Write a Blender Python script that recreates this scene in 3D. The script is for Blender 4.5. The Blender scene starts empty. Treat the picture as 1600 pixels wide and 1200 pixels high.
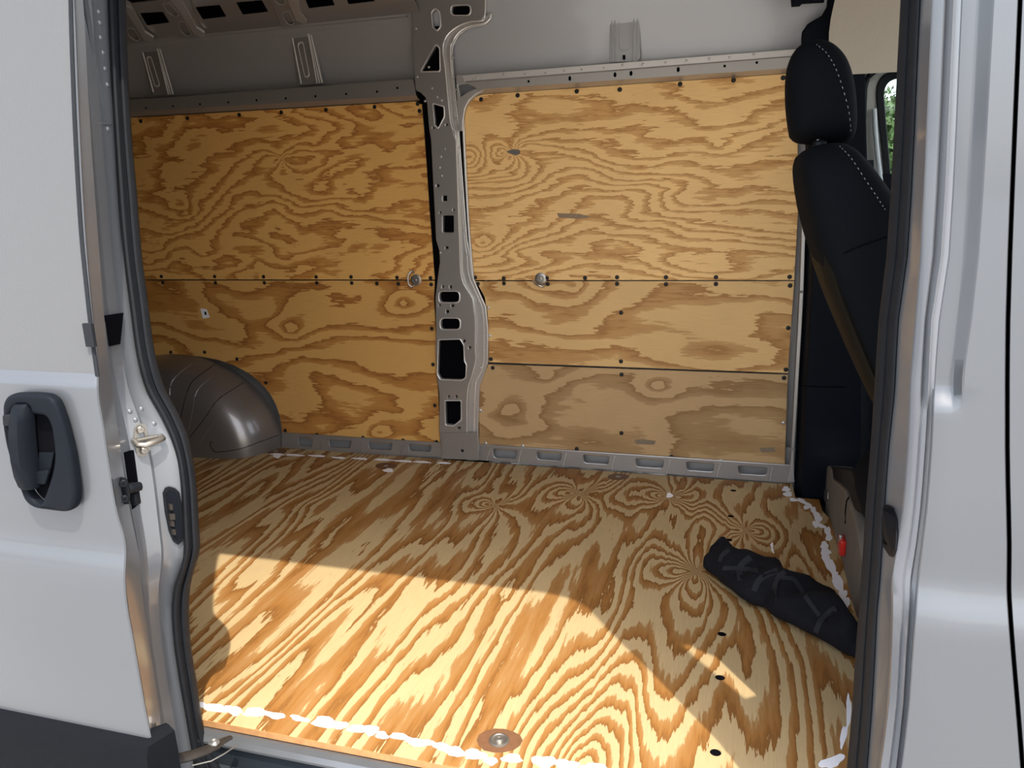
import bpy, bmesh, math, random
from mathutils import Vector, Matrix
from mathutils.bvhtree import BVHTree
random.seed(7)
S = bpy.context.scene
COL = S.collection
rad = math.radians

# ------------------------------------------------------------------ camera
CAM = Vector((0.0, -1.342, 1.239)); FPX = 1202.0
YAW, PITCH, ROLL = rad(16.53), rad(14.26), rad(-1.76)
fw = Vector((-math.sin(YAW) * math.cos(PITCH), math.cos(YAW) * math.cos(PITCH), -math.sin(PITCH)))
r0 = Vector((math.cos(YAW), math.sin(YAW), 0)); u0 = r0.cross(fw)
RT = math.cos(ROLL) * r0 + math.sin(ROLL) * u0
UP = -math.sin(ROLL) * r0 + math.cos(ROLL) * u0
cd = bpy.data.cameras.new('camera'); cam = bpy.data.objects.new('camera', cd); COL.objects.link(cam)
cd.sensor_fit = 'HORIZONTAL'; cd.sensor_width = 36.0; cd.lens = FPX / 1600 * 36.0; cd.clip_start = .02; cd.clip_end = 500
cam.matrix_world = Matrix(((RT.x, UP.x, -fw.x, CAM.x), (RT.y, UP.y, -fw.y, CAM.y), (RT.z, UP.z, -fw.z, CAM.z), (0, 0, 0, 1)))
S.camera = cam

# ------------------------------------------------------------------ sky, sun, exposure
SUN_EL = rad(59.5)
SUN_TO = Vector((.584 * math.cos(SUN_EL), -.812 * math.cos(SUN_EL), math.sin(SUN_EL))).normalized()
wld = bpy.data.worlds.new('sky'); S.world = wld; wld.use_nodes = True
wn = wld.node_tree; bg = wn.nodes['Background']
sky = wn.nodes.new('ShaderNodeTexSky'); sky.sky_type = 'NISHITA'; sky.sun_disc = False
sky.sun_elevation = SUN_EL; sky.sun_rotation = math.atan2(SUN_TO.x, SUN_TO.y); sky.air_density = 1.0; sky.dust_density = 2.5; sky.ozone_density = 1.0
hsv = wn.nodes.new('ShaderNodeHueSaturation'); hsv.inputs['Saturation'].default_value = .55
wn.links.new(sky.outputs[0], hsv.inputs['Color']); wn.links.new(hsv.outputs[0], bg.inputs[0]); bg.inputs[1].default_value = 0.68
sd = bpy.data.lights.new('sun', 'SUN'); sd.energy = 6.0; sd.angle = rad(.6); sd.color = (1, .95, .86)
so = bpy.data.objects.new('sun', sd); COL.objects.link(so); so.location = SUN_TO * 20
so.rotation_euler = SUN_TO.to_track_quat('Z', 'Y').to_euler()
S.view_settings.view_transform = 'Standard'; S.view_settings.look = 'None'
S.view_settings.gamma = 1; S.view_settings.use_curve_mapping = False; S.view_settings.exposure = 0.0

# ------------------------------------------------------------------ pixel -> place helpers
def ray(px, py): return fw + RT * ((px - 800) / FPX) + UP * ((600 - py) / FPX)
def onY(px, py, Y): d = ray(px, py); return CAM + d * ((Y - CAM.y) / d.y)
def onZ(px, py, Z=0.0): d = ray(px, py); return CAM + d * ((Z - CAM.z) / d.z)
def onX(px, py, X): d = ray(px, py); return CAM + d * ((X - CAM.x) / d.x)
def onP(px, py, O, N): d = ray(px, py); return CAM + d * ((O - CAM).dot(N) / d.dot(N))

def interp(pts):
    """smooth x(y) through pixel points given as (x, y)"""
    pts = sorted(pts, key=lambda p: p[1]); n = len(pts)
    dl = [(pts[i + 1][0] - pts[i][0]) / (pts[i + 1][1] - pts[i][1]) for i in range(n - 1)]
    m = [dl[0]] + [0 if dl[i - 1] * dl[i] <= 0 else 2 * dl[i - 1] * dl[i] / (dl[i - 1] + dl[i]) for i in range(1, n - 1)] + [dl[-1]]
    def f(y):
        if y <= pts[0][1]: return pts[0][0] + (y - pts[0][1]) * m[0]
        if y >= pts[-1][1]: return pts[-1][0] + (y - pts[-1][1]) * m[-1]
        for i in range(n - 1):
            if y <= pts[i + 1][1]:
                h = pts[i + 1][1] - pts[i][1]; t = (y - pts[i][1]) / h
                return ((2*t**3 - 3*t*t + 1) * pts[i][0] + (t**3 - 2*t*t + t) * h * m[i] + (-2*t**3 + 3*t*t) * pts[i + 1][0] + (t**3 - t*t) * h * m[i + 1])
    return f

def rounded(pts, r, n=4):
    """round the corners of a 2D polygon"""
    out = []; k = len(pts)
    for i in range(k):
        a, b, c = Vector(pts[i - 1]), Vector(pts[i]), Vector(pts[(i + 1) % k])
        da, dc = (a - b), (c - b); la, lc = da.length, dc.length
        rr = r[i] if isinstance(r, (list, tuple)) else r
        d = min(rr, la * .48, lc * .48)
        p, q = b + da / la * d, b + dc / lc * d
        for j in range(n + 1):
            t = j / n; out.append(tuple((1 - t) ** 2 * p + 2 * t * (1 - t) * b + t * t * q))
    return out

# ------------------------------------------------------------------ object helpers
def link(o, parent=None):
    COL.objects.link(o)
    if parent is not None:
        o.parent = parent; o.matrix_parent_inverse = Matrix.Translation(-parent.location)
    return o
def obj(name, me, m, parent=None, loc=None):
    o = bpy.data.objects.new(name, me)
    if m is not None and not me.materials: me.materials.append(m)
    if loc is not None: o.location = loc
    return link(o, parent)
def tag(o, label, cat, group=None):
    o['label'] = label; o['category'] = cat
    if group: o['group'] = group
    return o
def thing(name, label, cat, loc=(0, 0, 0), group=None):
    o = bpy.data.objects.new(name, None); o.location = loc; o.empty_display_size = .1; COL.objects.link(o)
    return tag(o, label, cat, group)
def struct(name, me=None, m=None, label=None):
    o = bpy.data.objects.new(name, me); COL.objects.link(o); o['kind'] = 'structure'
    if me is not None and m is not None: me.materials.append(m)
    if label: o['label'] = label
    return o
def fin(me, ang=35):
    me.update(); me.polygons.foreach_set('use_smooth', [True] * len(me.polygons)); me.set_sharp_from_angle(angle=rad(ang)); return me
def mesh(name, v, f, ang=35):
    me = bpy.data.meshes.new(name); me.from_pydata([tuple(p) for p in v], [], f); me.validate()
    bm = bmesh.new(); bm.from_mesh(me); bmesh.ops.recalc_face_normals(bm, faces=bm.faces); bm.to_mesh(me); bm.free()
    return fin(me, ang)
def loft(name, cols, closed=False, caps=False, ang=40):
    n = len(cols[0]); k = len(cols); v = [p for c in cols for p in c]; f = []
    for i in range(k if closed else k - 1):
        j = (i + 1) % k
        for r in range(n - 1): f.append((i * n + r, j * n + r, j * n + r + 1, i * n + r + 1))
    if caps: f.append(tuple(i * n for i in range(k))); f.append(tuple(i * n + n - 1 for i in range(k))[::-1])
    return mesh(name, v, f, ang)

FY = lambda Y: (Vector((0, Y, 0)), Vector((1, 0, 0)), Vector((0, 0, 1)), Vector((0, -1, 0)))       # faces the camera
FZ = lambda Z: (Vector((0, 0, Z)), Vector((1, 0, 0)), Vector((0, 1, 0)), Vector((0, 0, 1)))
FX = lambda X: (Vector((X, 0, 0)), Vector((0, -1, 0)), Vector((0, 0, 1)), Vector((-1, 0, 0)))
def to2(p, fr): d = p - fr[0]; return (d.dot(fr[1]), d.dot(fr[2]))
def px2(pts, fr): return [to2(onP(x, y, fr[0], fr[3]), fr) for x, y in pts]
def plate(name, outer, holes, fr, t, bev=0.0, res=1, ang=30):
    """flat plate with real holes; its front face lies in the frame's plane"""
    cu = bpy.data.curves.new(name, 'CURVE'); cu.dimensions = '2D'; cu.fill_mode = 'BOTH'
    cu.extrude = max(t / 2 - bev, 0); cu.bevel_depth = bev; cu.bevel_resolution = res; cu.offset = -bev
    for poly in [outer] + list(holes):
        sp = cu.splines.new('POLY'); sp.points.add(len(poly) - 1)
        for i, (a, b) in enumerate(poly): sp.points[i].co = (a, b, 0, 1)
        sp.use_cyclic_u = True
    ob = bpy.data.objects.new('tmp', cu); me = bpy.data.meshes.new_from_object(ob); bpy.data.objects.remove(ob); bpy.data.curves.remove(cu)
    me.name = name; O, U, V, W = fr
    for v in me.vertices:
        c = v.co; v.co = O + U * c.x + V * c.y + W * (c.z - t / 2)
    return fin(me, ang)
def pplate(name, pxs, holes, fr, t, bev=0.0, r=0.0, hr=0.004, **k):
    o = px2(pxs, fr)
    if r: o = rounded(o, r)
    return plate(name, o, [rounded(px2(h, fr), hr) for h in holes], fr, t, bev, **k)
def box(name, a, b, bev=0.0):
    bm = bmesh.new(); bmesh.ops.create_cube(bm, size=1)
    a, b = Vector(a), Vector(b); s = b - a; c = (a + b) / 2
    for v in bm.verts: v.co = Vector((v.co.x * s.x + c.x, v.co.y * s.y + c.y, v.co.z * s.z + c.z))
    if bev: bmesh.ops.bevel(bm, geom=bm.edges[:], offset=bev, segments=2, affect='EDGES', profile=.5)
    me = bpy.data.meshes.new(name); bm.to_mesh(me); bm.free(); return fin(me, 40)
def tube(name, pts, r, n=8, caps=True, flat=1.0, up=None):
    pts = [Vector(p) for p in pts]; cols = []; rs = r if isinstance(r, (list, tuple)) else [r] * len(pts); rings = []
    for i, p in enumerate(pts):
        t = (pts[min(i + 1, len(pts) - 1)] - pts[max(i - 1, 0)]).normalized()
        w = Vector(up) if up else (Vector((0, 0, 1)) if abs(t.z) < .9 else Vector((0, 1, 0)))
        a = t.cross(w).normalized(); b = a.cross(t).normalized()
        rings.append([p + a * (math.cos(2 * math.pi * k / n) * rs[i]) + b * (math.sin(2 * math.pi * k / n) * rs[i] * flat) for k in range(n)])
    return loft(name, [[rg[k] for rg in rings] for k in range(n)], closed=True, caps=caps, ang=50)
def lathe(name, prof, n=16, axis='Z'):
    """prof = [(radius, height)]; axis Z up, or Y for heads facing the camera (height towards -Y)"""
    v = []; f = []
    for r, h in prof:
        for k in range(n):
            a = 2 * math.pi * k / n; x, y = r * math.cos(a), r * math.sin(a)
            v.append((x, y, h) if axis == 'Z' else (x, -h, y))
    m = len(prof)
    for i in range(m - 1):
        for k in range(n): f.append((i * n + k, i * n + (k + 1) % n, (i + 1) * n + (k + 1) % n, (i + 1) * n + k))
    f.append(tuple(range(n))[::-1]); f.append(tuple((m - 1) * n + k for k in range(n)))
    return mesh(name, v, f, 40)
def pillow(name, prof, yc, w, pw=4.0, n=14, amp=.22):
    """an X-Z outline swept across Y and rounded in at both ends"""
    cx = sum(p[0] for p in prof) / len(prof); cz = sum(p[1] for p in prof) / len(prof); cols = [[] for _ in prof]
    for i in range(n + 1):
        t = -1 + 2 * i / n; t = math.sin(t * math.pi / 2) if abs(t) < 1 else t
        k = (1 - min(abs(t), .995) ** pw) ** (1 / pw) * (1 - amp * t * t)
        for j, (x, z) in enumerate(prof): cols[j].append(Vector((cx + (x - cx) * k, yc + t * w / 2, cz + (z - cz) * k)))
    return loft(name, cols, closed=True, caps=True, ang=60)
def bvh(me): return BVHTree.FromPolygons([v.co.copy() for v in me.vertices], [tuple(p.vertices) for p in me.polygons])
def cast(tree, px, py):
    d = ray(px, py).normalized(); h = tree.ray_cast(CAM, d); return h[0], h[1]
def lerp(a, b, t): return a + (b - a) * t
def dense(pts, n):
    """catmull-rom resample of any point list"""
    P = [Vector(p) for p in pts]; out = []
    for i in range(len(P) - 1):
        a, b, c, d = P[max(i - 1, 0)], P[i], P[i + 1], P[min(i + 2, len(P) - 1)]
        for k in range(n):
            t = k / n; out.append(.5 * ((2 * b) + (c - a) * t + (2 * a - 5 * b + 4 * c - d) * t * t + (3 * b - a - 3 * c + d) * t ** 3))
    return out + [P[-1]]

# ------------------------------------------------------------------ materials
class NB:
    def __init__(s, name):
        s.m = bpy.data.materials.new(name); s.m.use_nodes = True; s.t = s.m.node_tree; s.b = s.t.nodes['Principled BSDF']
    def new(s, typ, **k):
        n = s.t.nodes.new(typ)
        for a, v in k.items(): setattr(n, a, v)
        return n
    def put(s, sock, v):
        if hasattr(v, 'is_linked') or isinstance(v, bpy.types.NodeSocket): s.t.links.new(v, sock)
        else: sock.default_value = v
    def M(s, op, a, b=None, c=None):
        n = s.new('ShaderNodeMath', operation=op)
        for i, v in enumerate((a, b, c)):
            if v is not None: s.put(n.inputs[i], v)
        return n.outputs[0]
    def obj(s):
        return s.new('ShaderNodeTexCoord').outputs['Object']
    def sep(s, v): n = s.new('ShaderNodeSeparateXYZ'); s.put(n.inputs[0], v); return n.outputs
    def comb(s, x, y, z=0.0):
        n = s.new('ShaderNodeCombineXYZ')
        for i, v in enumerate((x, y, z)): s.put(n.inputs[i], v)
        return n.outputs[0]
    def noise(s, vec, scale, detail=2.0, rough=.5, dist=0.0):
        n = s.new('ShaderNodeTexNoise'); s.put(n.inputs['Vector'], vec); n.inputs['Scale'].default_value = scale
        n.inputs['Detail'].default_value = detail; n.inputs['Roughness'].default_value = rough; n.inputs['Distortion'].default_value = dist
        return n.outputs['Fac']
    def ramp(s, f, stops, mode='LINEAR'):
        n = s.new('ShaderNodeValToRGB'); n.color_ramp.interpolation = mode; e = n.color_ramp.elements
        while len(e) < len(stops): e.new(.5)
        for i, (p, c) in enumerate(stops): e[i].position = p; e[i].color = (c[0], c[1], c[2], 1) if isinstance(c, (tuple, list)) else (c, c, c, 1)
        s.put(n.inputs[0], f); return n.outputs[0]
    def mix(s, f, a, b, mode='MIX'):
        n = s.new('ShaderNodeMix', data_type='RGBA', blend_type=mode); s.put(n.inputs[0], f)
        for i, v in ((6, a), (7, b)):
            s.put(n.inputs[i], v if not isinstance(v, tuple) else (v[0], v[1], v[2], 1))
        return n.outputs[2]
    def bump(s, h, st=.2, d=.002):
        n = s.new('ShaderNodeBump'); n.inputs['Strength'].default_value = st; n.inputs['Distance'].default_value = d; s.put(n.inputs['Height'], h)
        s.t.links.new(n.outputs[0], s.b.inputs['Normal'])
    def set(s, **k):
        names = dict(color='Base Color', rough='Roughness', metal='Metallic', spec='Specular IOR Level', coat='Coat Weight', coat_rough='Coat Roughness', trans='Transmission Weight', alpha='Alpha', sheen='Sheen Weight', ior='IOR')
        for a, v in k.items():
            if a == 'color' and isinstance(v, tuple): v = (v[0], v[1], v[2], 1)
            s.put(s.b.inputs[names[a]], v)
        return s.m
def plain(name, col, rough=.5, metal=0.0, var=.12, scale=9.0, **k):
    b = NB(name); o = b.obj(); n = b.noise(o, scale, 3)
    f = b.M('ADD', b.M('MULTIPLY', n, var * 2), 1 - var)
    c = b.mix(1.0, col, b.comb(f, f, f), 'MULTIPLY')
    b.set(color=c, rough=b.M('ADD', b.M('MULTIPLY', b.noise(o, scale * 2.3, 2), .16), rough - .08), metal=metal, **k); return b.m

def plywood(name, axis, light, mid, dark, K, b_across, knots, seed, A1=.34, A2=.09, along=(.75, 2.2), lines=1.0, lt=None):
    lt = lt or (.47 if axis == 'floor' else .56)
    """rotary-cut softwood face: contour bands of a warped field; knots pinch the bands together"""
    b = NB(name); x, y, z = b.sep(b.obj())
    u, v = {'floor': (x, y), 'wall': (z, x)}[axis]
    w1 = b.noise(b.comb(b.M('MULTIPLY', u, along[1]), b.M('MULTIPLY', v, along[0]), seed), 1.0, 2, .5, .35)
    w2 = b.noise(b.comb(b.M('MULTIPLY', u, along[1] * 3.2), b.M('MULTIPLY', v, along[0] * 2.6), seed + 3.7), 1.0, 3, .55, .2)
    jag = b.noise(b.comb(b.M('MULTIPLY', u, 95.0), b.M('MULTIPLY', v, 9.0), seed), 1.0, 3, .65)
    f = b.M('ADD', b.M('MULTIPLY', u, b_across), b.M('ADD', b.M('MULTIPLY', w1, A1), b.M('MULTIPLY', w2, A2)))
    for (ku, kv, amp, su, typ) in knots:
        du = b.M('ADD', b.M('SUBTRACT', u, ku), b.M('MULTIPLY', b.M('SUBTRACT', w2, .5), .07)); dv = b.M('ADD', b.M('SUBTRACT', v, kv), b.M('MULTIPLY', b.M('SUBTRACT', w1, .5), .12))
        uu = b.M('MULTIPLY', du, du); vv = b.M('MULTIPLY', dv, dv)
        vv2 = b.M('MULTIPLY', vv, .45)
        r2 = b.M('ADD', b.M('ADD', uu, vv2), .00006)
        g = b.M('POWER', 2.718, b.M('MULTIPLY', b.M('SQRT', r2), -1 / su))
        if typ == 'flower': q = b.M('DIVIDE', b.M('SUBTRACT', uu, vv2), r2); f = b.M('ADD', f, b.M('MULTIPLY', b.M('MULTIPLY', q, g), amp))
        else: f = b.M('ADD', f, b.M('MULTIPLY', g, amp))
    f = b.M('ADD', f, b.M('MULTIPLY', b.M('SUBTRACT', jag, .5), .06 * lines))
    t = b.M('FRACT', b.M('MULTIPLY', f, K))
    c = b.ramp(t, [(0, light), (lt, light), (lt + .06, lerp(Vector(light), Vector(mid), .8).to_tuple()), (.80, mid), (.93, dark), (.985, dark), (1, light)])
    fine = b.noise(b.comb(b.M('MULTIPLY', u, 420.0), b.M('MULTIPLY', v, 14.0), seed), 1.0, 2, .6)
    big = b.noise(b.comb(u, v, seed + 9), 2.4, 3, .6)
    k1 = b.M('ADD', .86, b.M('MULTIPLY', fine, .28)); k2 = b.M('ADD', .84, b.M('MULTIPLY', big, .32))
    kk = b.M('MULTIPLY', k1, k2)
    c = b.mix(1.0, c, b.comb(kk, kk, kk), 'MULTIPLY')
    b.bump(b.M('ADD', b.M('MULTIPLY', fine, .5), t), .12, .0012)
    b.set(color=c, rough=.58, spec=.3); return b.m

def paint(name, col, flake=.05, rough=.28, metal=.55):
    b = NB(name); o = b.obj(); n = b.noise(o, 900.0, 1); big = b.noise(o, 3.0, 3)
    f = b.M('ADD', 1 - flake * 1.5, b.M('ADD', b.M('MULTIPLY', n, flake * 2), b.M('MULTIPLY', big, flake)))
    b.set(color=b.mix(1.0, col, b.comb(f, f, f), 'MULTIPLY'), rough=b.M('ADD', rough - .05, b.M('MULTIPLY', big, .1)), metal=metal, coat=.5, coat_rough=.08); return b.m

MT = {}
MT['silver'] = paint('silver_paint', (.088, .0925, .099), rough=.42, metal=.3)
MT['jamb'] = paint('jamb_paint', (.150, .156, .165), rough=.36, metal=.22)
MT['inner'] = paint('inner_body_metal', (.34, .315, .29), rough=.36, metal=.6)
MT['skin'] = paint('inner_skin_metal', (.38, .36, .34), rough=.45, metal=.45)
MT['skin2'] = paint('inner_skin_pale', (.42, .41, .40), rough=.5, metal=.3)
MT['rail'] = paint('rail_metal', (.50, .47, .43), rough=.36, metal=.6)
MT['arch'] = paint('arch_metal', (.17, .15, .135), rough=.30, metal=.5)
MT['rubber'] = plain('seal_rubber', (.012, .013, .015), .6, var=.2, scale=30, spec=.15)
MT['rubber_lip'] = plain('seal_lip', (.035, .034, .036), .6, var=.2, scale=30, spec=.25)
MT['black'] = plain('black_plastic', (.006, .007, .009), .5, spec=.15)
MT['cladding'] = plain('cladding_plastic', (.005, .0056, .007), .65, scale=60, spec=.05)
MT['handle'] = plain('handle_plastic', (.006, .0075, .010), .55, scale=40, spec=.06)
MT['lip'] = paint('edge_highlight_metal', (.78, .74, .69), rough=.34, metal=.55)  # pale metal: highlights on ridges and rims put into the colour
MT['hole'] = plain('dark_hole', (.003, .003, .004), .9, spec=.02)  # near-black, also carries the shade inside holes and gaps
MT['bolt'] = plain('black_bolt', (.015, .012, .010), .5, metal=.5)
MT['zinc'] = plain('zinc_screw', (.55, .54, .52), .35, metal=.9)
MT['steel'] = plain('dull_steel', (.32, .29, .25), .38, metal=.85)
MT['seatfab'] = plain('seat_fabric', (.0040, .0047, .0060), .9, var=.3, scale=300, spec=.05)
MT['seatshell'] = plain('seat_shell_plastic', (.008, .0066, .0045), .65, spec=.08)
MT['trimdark'] = plain('dark_trim', (.003, .0042, .0075), .6, spec=.08)
MT['liner'] = plain('beige_liner', (.40, .35, .28), .9, var=.06, scale=120)
MT['doorgrey'] = plain('pale_grey_plastic', (.40, .40, .37), .6, var=.04)
MT['taupe'] = plain('taupe_plastic', (.14, .122, .10), .6, var=.1)
MT['cabfloor'] = plain('cab_rubber_floor', (.05, .048, .045), .7)
MT['stitch'] = plain('pale_thread', (.16, .165, .175), .8)
MT['white'] = plain('white_paint', (.80, .79, .80), .6, var=.06, scale=25)
MT['red'] = plain('red_plastic', (.55, .02, .01), .3)
MT['bagfab'] = plain('black_bag_cloth', (.007, .007, .009), .9, var=.4, scale=60, spec=.15)
MT['strap'] = plain('black_strap', (.022, .022, .025), .8, var=.2, scale=200, spec=.1)
MT['cream'] = plain('cream_plastic', (.55, .52, .46), .5)
MT['grease'] = plain('greasy_steel', (.06, .052, .045), .45, metal=.6, var=.4, scale=80)
MT['ground'] = plain('pale_concrete', (.42, .41, .39), .9, var=.15, scale=1.5)
MT['hill'] = plain('wooded_hill', (.05, .10, .03), .9, var=.5, scale=.6)
MT['leaf'] = plain('green_leaf', (.035, .075, .012), .6, var=.5, scale=2.0)
MT['bark'] = plain('bark', (.10, .07, .05), .9)
MT['stain'] = plain('wood_stain', (.13, .058, .024), .6, var=.3, scale=60)
b = NB('window_glass'); MT['glass'] = b.m                       # thin clear pane: see-through plus a faint mirror
tb = b.new('ShaderNodeBsdfTransparent'); tb.inputs[0].default_value = (.92, .95, .95, 1); gb = b.new('ShaderNodeBsdfGlossy'); gb.inputs['Roughness'].default_value = .02
fn = b.new('ShaderNodeFresnel'); fn.inputs[0].default_value = 1.35; mx = b.new('ShaderNodeMixShader')
for i_, o_ in ((0, fn), (1, tb), (2, gb)): b.t.links.new(o_.outputs[0], mx.inputs[i_])
b.t.links.new(mx.outputs[0], b.t.nodes['Material Output'].inputs['Surface'])
# perforated film: fine dot grid, colour only
b = NB('perforated_film'); x, y, z = b.sep(b.obj())
fx = b.M('SINE', b.M('MULTIPLY', b.M('ADD', x, z), 1500.0)); fz = b.M('SINE', b.M('MULTIPLY', b.M('SUBTRACT', x, z), 1500.0))
dots = b.M('GREATER_THAN', b.M('MULTIPLY', fx, fz), .42)
b.set(color=b.mix(dots, (.102, .101, .100), (.035, .034, .034)), rough=.5, spec=.3); MT['film'] = b.m

# ================================================================== THE SETTING
W = 1.9                                                       # cargo floor depth, far wall plane
FLOOR_K = [(onZ(1085, 895).x, onZ(1085, 895).y, .30, .16, 'flower'), (onZ(1045, 775).x, onZ(1045, 775).y, .26, .17, 'flower'),
           (onZ(1163, 830).x, onZ(1163, 830).y, -.22, .13, 'flower'), (onZ(903, 772).x, onZ(903, 772).y, .26, .15, 'flower'),
           (onZ(905, 1188).x, onZ(905, 1188).y, .5, .17, 'ring'), (onZ(770, 790).x, onZ(770, 790).y, .2, .12, 'flower'),
           (onZ(480, 790).x, onZ(480, 790).y, .2, .14, 'ring')]
MT['ply_floor'] = plywood('plywood_floor', 'floor', (.415, .297, .148), (.25, .110, .026), (.185, .078, .018), 13.5, .75, FLOOR_K, 2.3, A1=1.0, A2=.16, along=(.42, 2.7), lines=.9)
def wk(px, py, a, s, t='ring'): p = onY(px, py, W); return (p.z, p.x, a, s, t)
WL, WM, WD = (.69, .375, .108), (.475, .205, .043), (.34, .13, .026)
MT['ply_a'] = plywood('plywood_left', 'wall', WL, WM, WD, 12.0, .5, [wk(285, 320, .40, .13), wk(402, 415, .18, .08), wk(440, 250, .12, .1, 'flower')], 11.0, A1=.95, A2=.26, along=(1.1, 2.6), lines=1.3)
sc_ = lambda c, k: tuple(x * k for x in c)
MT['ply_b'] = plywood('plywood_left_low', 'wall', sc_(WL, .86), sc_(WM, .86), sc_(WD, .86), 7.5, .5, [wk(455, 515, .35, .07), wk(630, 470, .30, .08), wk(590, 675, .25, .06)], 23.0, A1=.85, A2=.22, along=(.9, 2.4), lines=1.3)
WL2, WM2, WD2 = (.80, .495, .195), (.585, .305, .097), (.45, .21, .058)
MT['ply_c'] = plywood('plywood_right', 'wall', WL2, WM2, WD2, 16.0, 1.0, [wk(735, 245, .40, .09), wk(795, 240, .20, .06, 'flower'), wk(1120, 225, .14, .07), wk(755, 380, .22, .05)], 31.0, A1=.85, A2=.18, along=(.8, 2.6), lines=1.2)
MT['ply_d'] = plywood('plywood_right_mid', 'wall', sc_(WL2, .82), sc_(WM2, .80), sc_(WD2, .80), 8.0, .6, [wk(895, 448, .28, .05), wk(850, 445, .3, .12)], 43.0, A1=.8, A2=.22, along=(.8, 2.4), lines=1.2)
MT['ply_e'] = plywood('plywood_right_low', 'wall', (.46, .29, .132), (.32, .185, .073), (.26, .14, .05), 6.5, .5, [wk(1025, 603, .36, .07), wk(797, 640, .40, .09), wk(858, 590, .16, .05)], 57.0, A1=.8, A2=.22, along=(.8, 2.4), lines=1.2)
MT['ply_edge'] = plain('plywood_edge', (.38, .19, .07), .7, var=.35, scale=40)

# ---- floor
CLIPZ = 0.0
fo = [(-3.9, 0.0), (.40, 0.0), (.385, .45)] + [to2(onZ(*p), FZ(0)) for p in [(1349, 985), (1338, 945), (1326, 900), (1316, 852), (1303, 817), (1285, 798), (1280, 780), (1243, 777), (1237, 754)]] + [(.20, 1.882), (-3.9, 1.882)]
holes_px = [(1146, 766), (1142, 806), (1139, 843), (1128, 990), (1125, 1058), (1118, 1175)]
hl = []
for p in holes_px:
    c = onZ(*p); hl.append([(c.x + .0125 * math.cos(a), c.y + .0125 * math.sin(a)) for a in [2 * math.pi * i / 16 for i in range(16)]])
floor = struct('floor', plate('floor', fo, hl, FZ(0), .018, .0012), MT['ply_floor'], 'plywood cargo floor with bold brown and cream grain')
obj('subfloor', box('subfloor', (-3.9, .02, -.06), (.36, 1.9, -.03)), MT['hole'], floor)
obj('cab_floor', box('cab_floor', (.30, -.05, -.14), (2.3, 1.95, -.10)), MT['cabfloor'], floor)
# near edge: metal lip, track and step
prof = [(-.002, -.019), (-.012, -.016), (-.028, -.020), (-.036, -.030), (-.036, -.036), (-.022, -.040), (-.018, -.105), (-.030, -.112), (-.060, -.112), (-.062, -.098), (-.070, -.096), (-.074, -.112), (-.125, -.118), (-.150, -.125), (-.16, -.16), (-.16, -.55)]
def sill(name, pr, x0, x1): return loft(name, [[Vector((x0 + (x1 - x0) * i / 8, a, c)) for i in range(9)] for a, c in pr], ang=30)
obj('sill_lip', sill('sill_lip', prof[:6], -1.22, .45), plain('sill_metal', (.13, .135, .14), .35, metal=.5), floor)
obj('door_track', sill('door_track', prof[5:12], -1.22, .45), plain('track_paint', (.022, .028, .034), .4, metal=.2), floor)
st = obj('step', sill('step', prof[11:], -1.22, .45), MT['cladding'], floor)
for i in range(6):
    y0 = -.08 - i * .011
    obj('step_rib', box('step_rib', (-1.15, y0 - .005, -.1185), (.30, y0, -.1105), .001), MT['rubber_lip'], st)
for h_ in hl: obj('bolt_hole_shade', plate('bolt_hole_shade', h_, [], FZ(-.0025), .004), MT['hole'], floor)  # near-black disc carries the shade inside each floor hole
obj('floor_edge', box('floor_edge', (-1.25, -.0016, -.0175), (.40, .0004, -.0012)), MT['ply_edge'], floor)
# white paint runs along the edges
BZ = [0]
def blob(name, px, py, rx, ry, ang=0, parent=floor, m=None, z=.0006, lump=1.0):
    BZ[0] += 1; z += (BZ[0] % 9) * .00006
    c = onZ(px, py); ex = onZ(px + 1, py) - c; ey = onZ(px, py + 1) - c; n = 14; pts = []; ca, sa = math.cos(rad(ang)), math.sin(rad(ang)); ph = random.random() * 6
    for i in range(n):
        a = 2 * math.pi * i / n; k = 1 + lump * (.16 * math.sin(3 * a + ph) + .10 * math.sin(5 * a + 2 * ph)); dx, dy = rx * k * math.cos(a), ry * k * math.sin(a)
        p = c + ex * (dx * ca - dy * sa) + ey * (dx * sa + dy * ca); pts.append((p.x, p.y))
    return obj(name, plate(name, pts, [], FZ(z), .0008), m or MT['white'], parent)
near = [(318, 1102, 8, 4, 20), (340, 1107, 22, 6, 8), (365, 1110, 14, 7, 15), (400, 1113, 20, 7, 0), (430, 1118, 16, 5, 8), (468, 1123, 16, 4, 14), (508, 1129, 20, 9, 8), (530, 1133, 15, 6, 5), (560, 1139, 18, 6, 3), (580, 1141, 12, 8, 0),
        (597, 1149, 10, 6, 10), (625, 1151, 17, 5, 8), (655, 1160, 22, 6, 4), (690, 1167, 18, 6, 18), (713, 1175, 14, 8, 10), (742, 1179, 17, 8, 6), (766, 1189, 12, 6, 10), (800, 1185, 16, 7, 0), (850, 1190, 20, 9, 4), (885, 1195, 20, 8, 5), (930, 1199, 22, 6, 5)]
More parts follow.
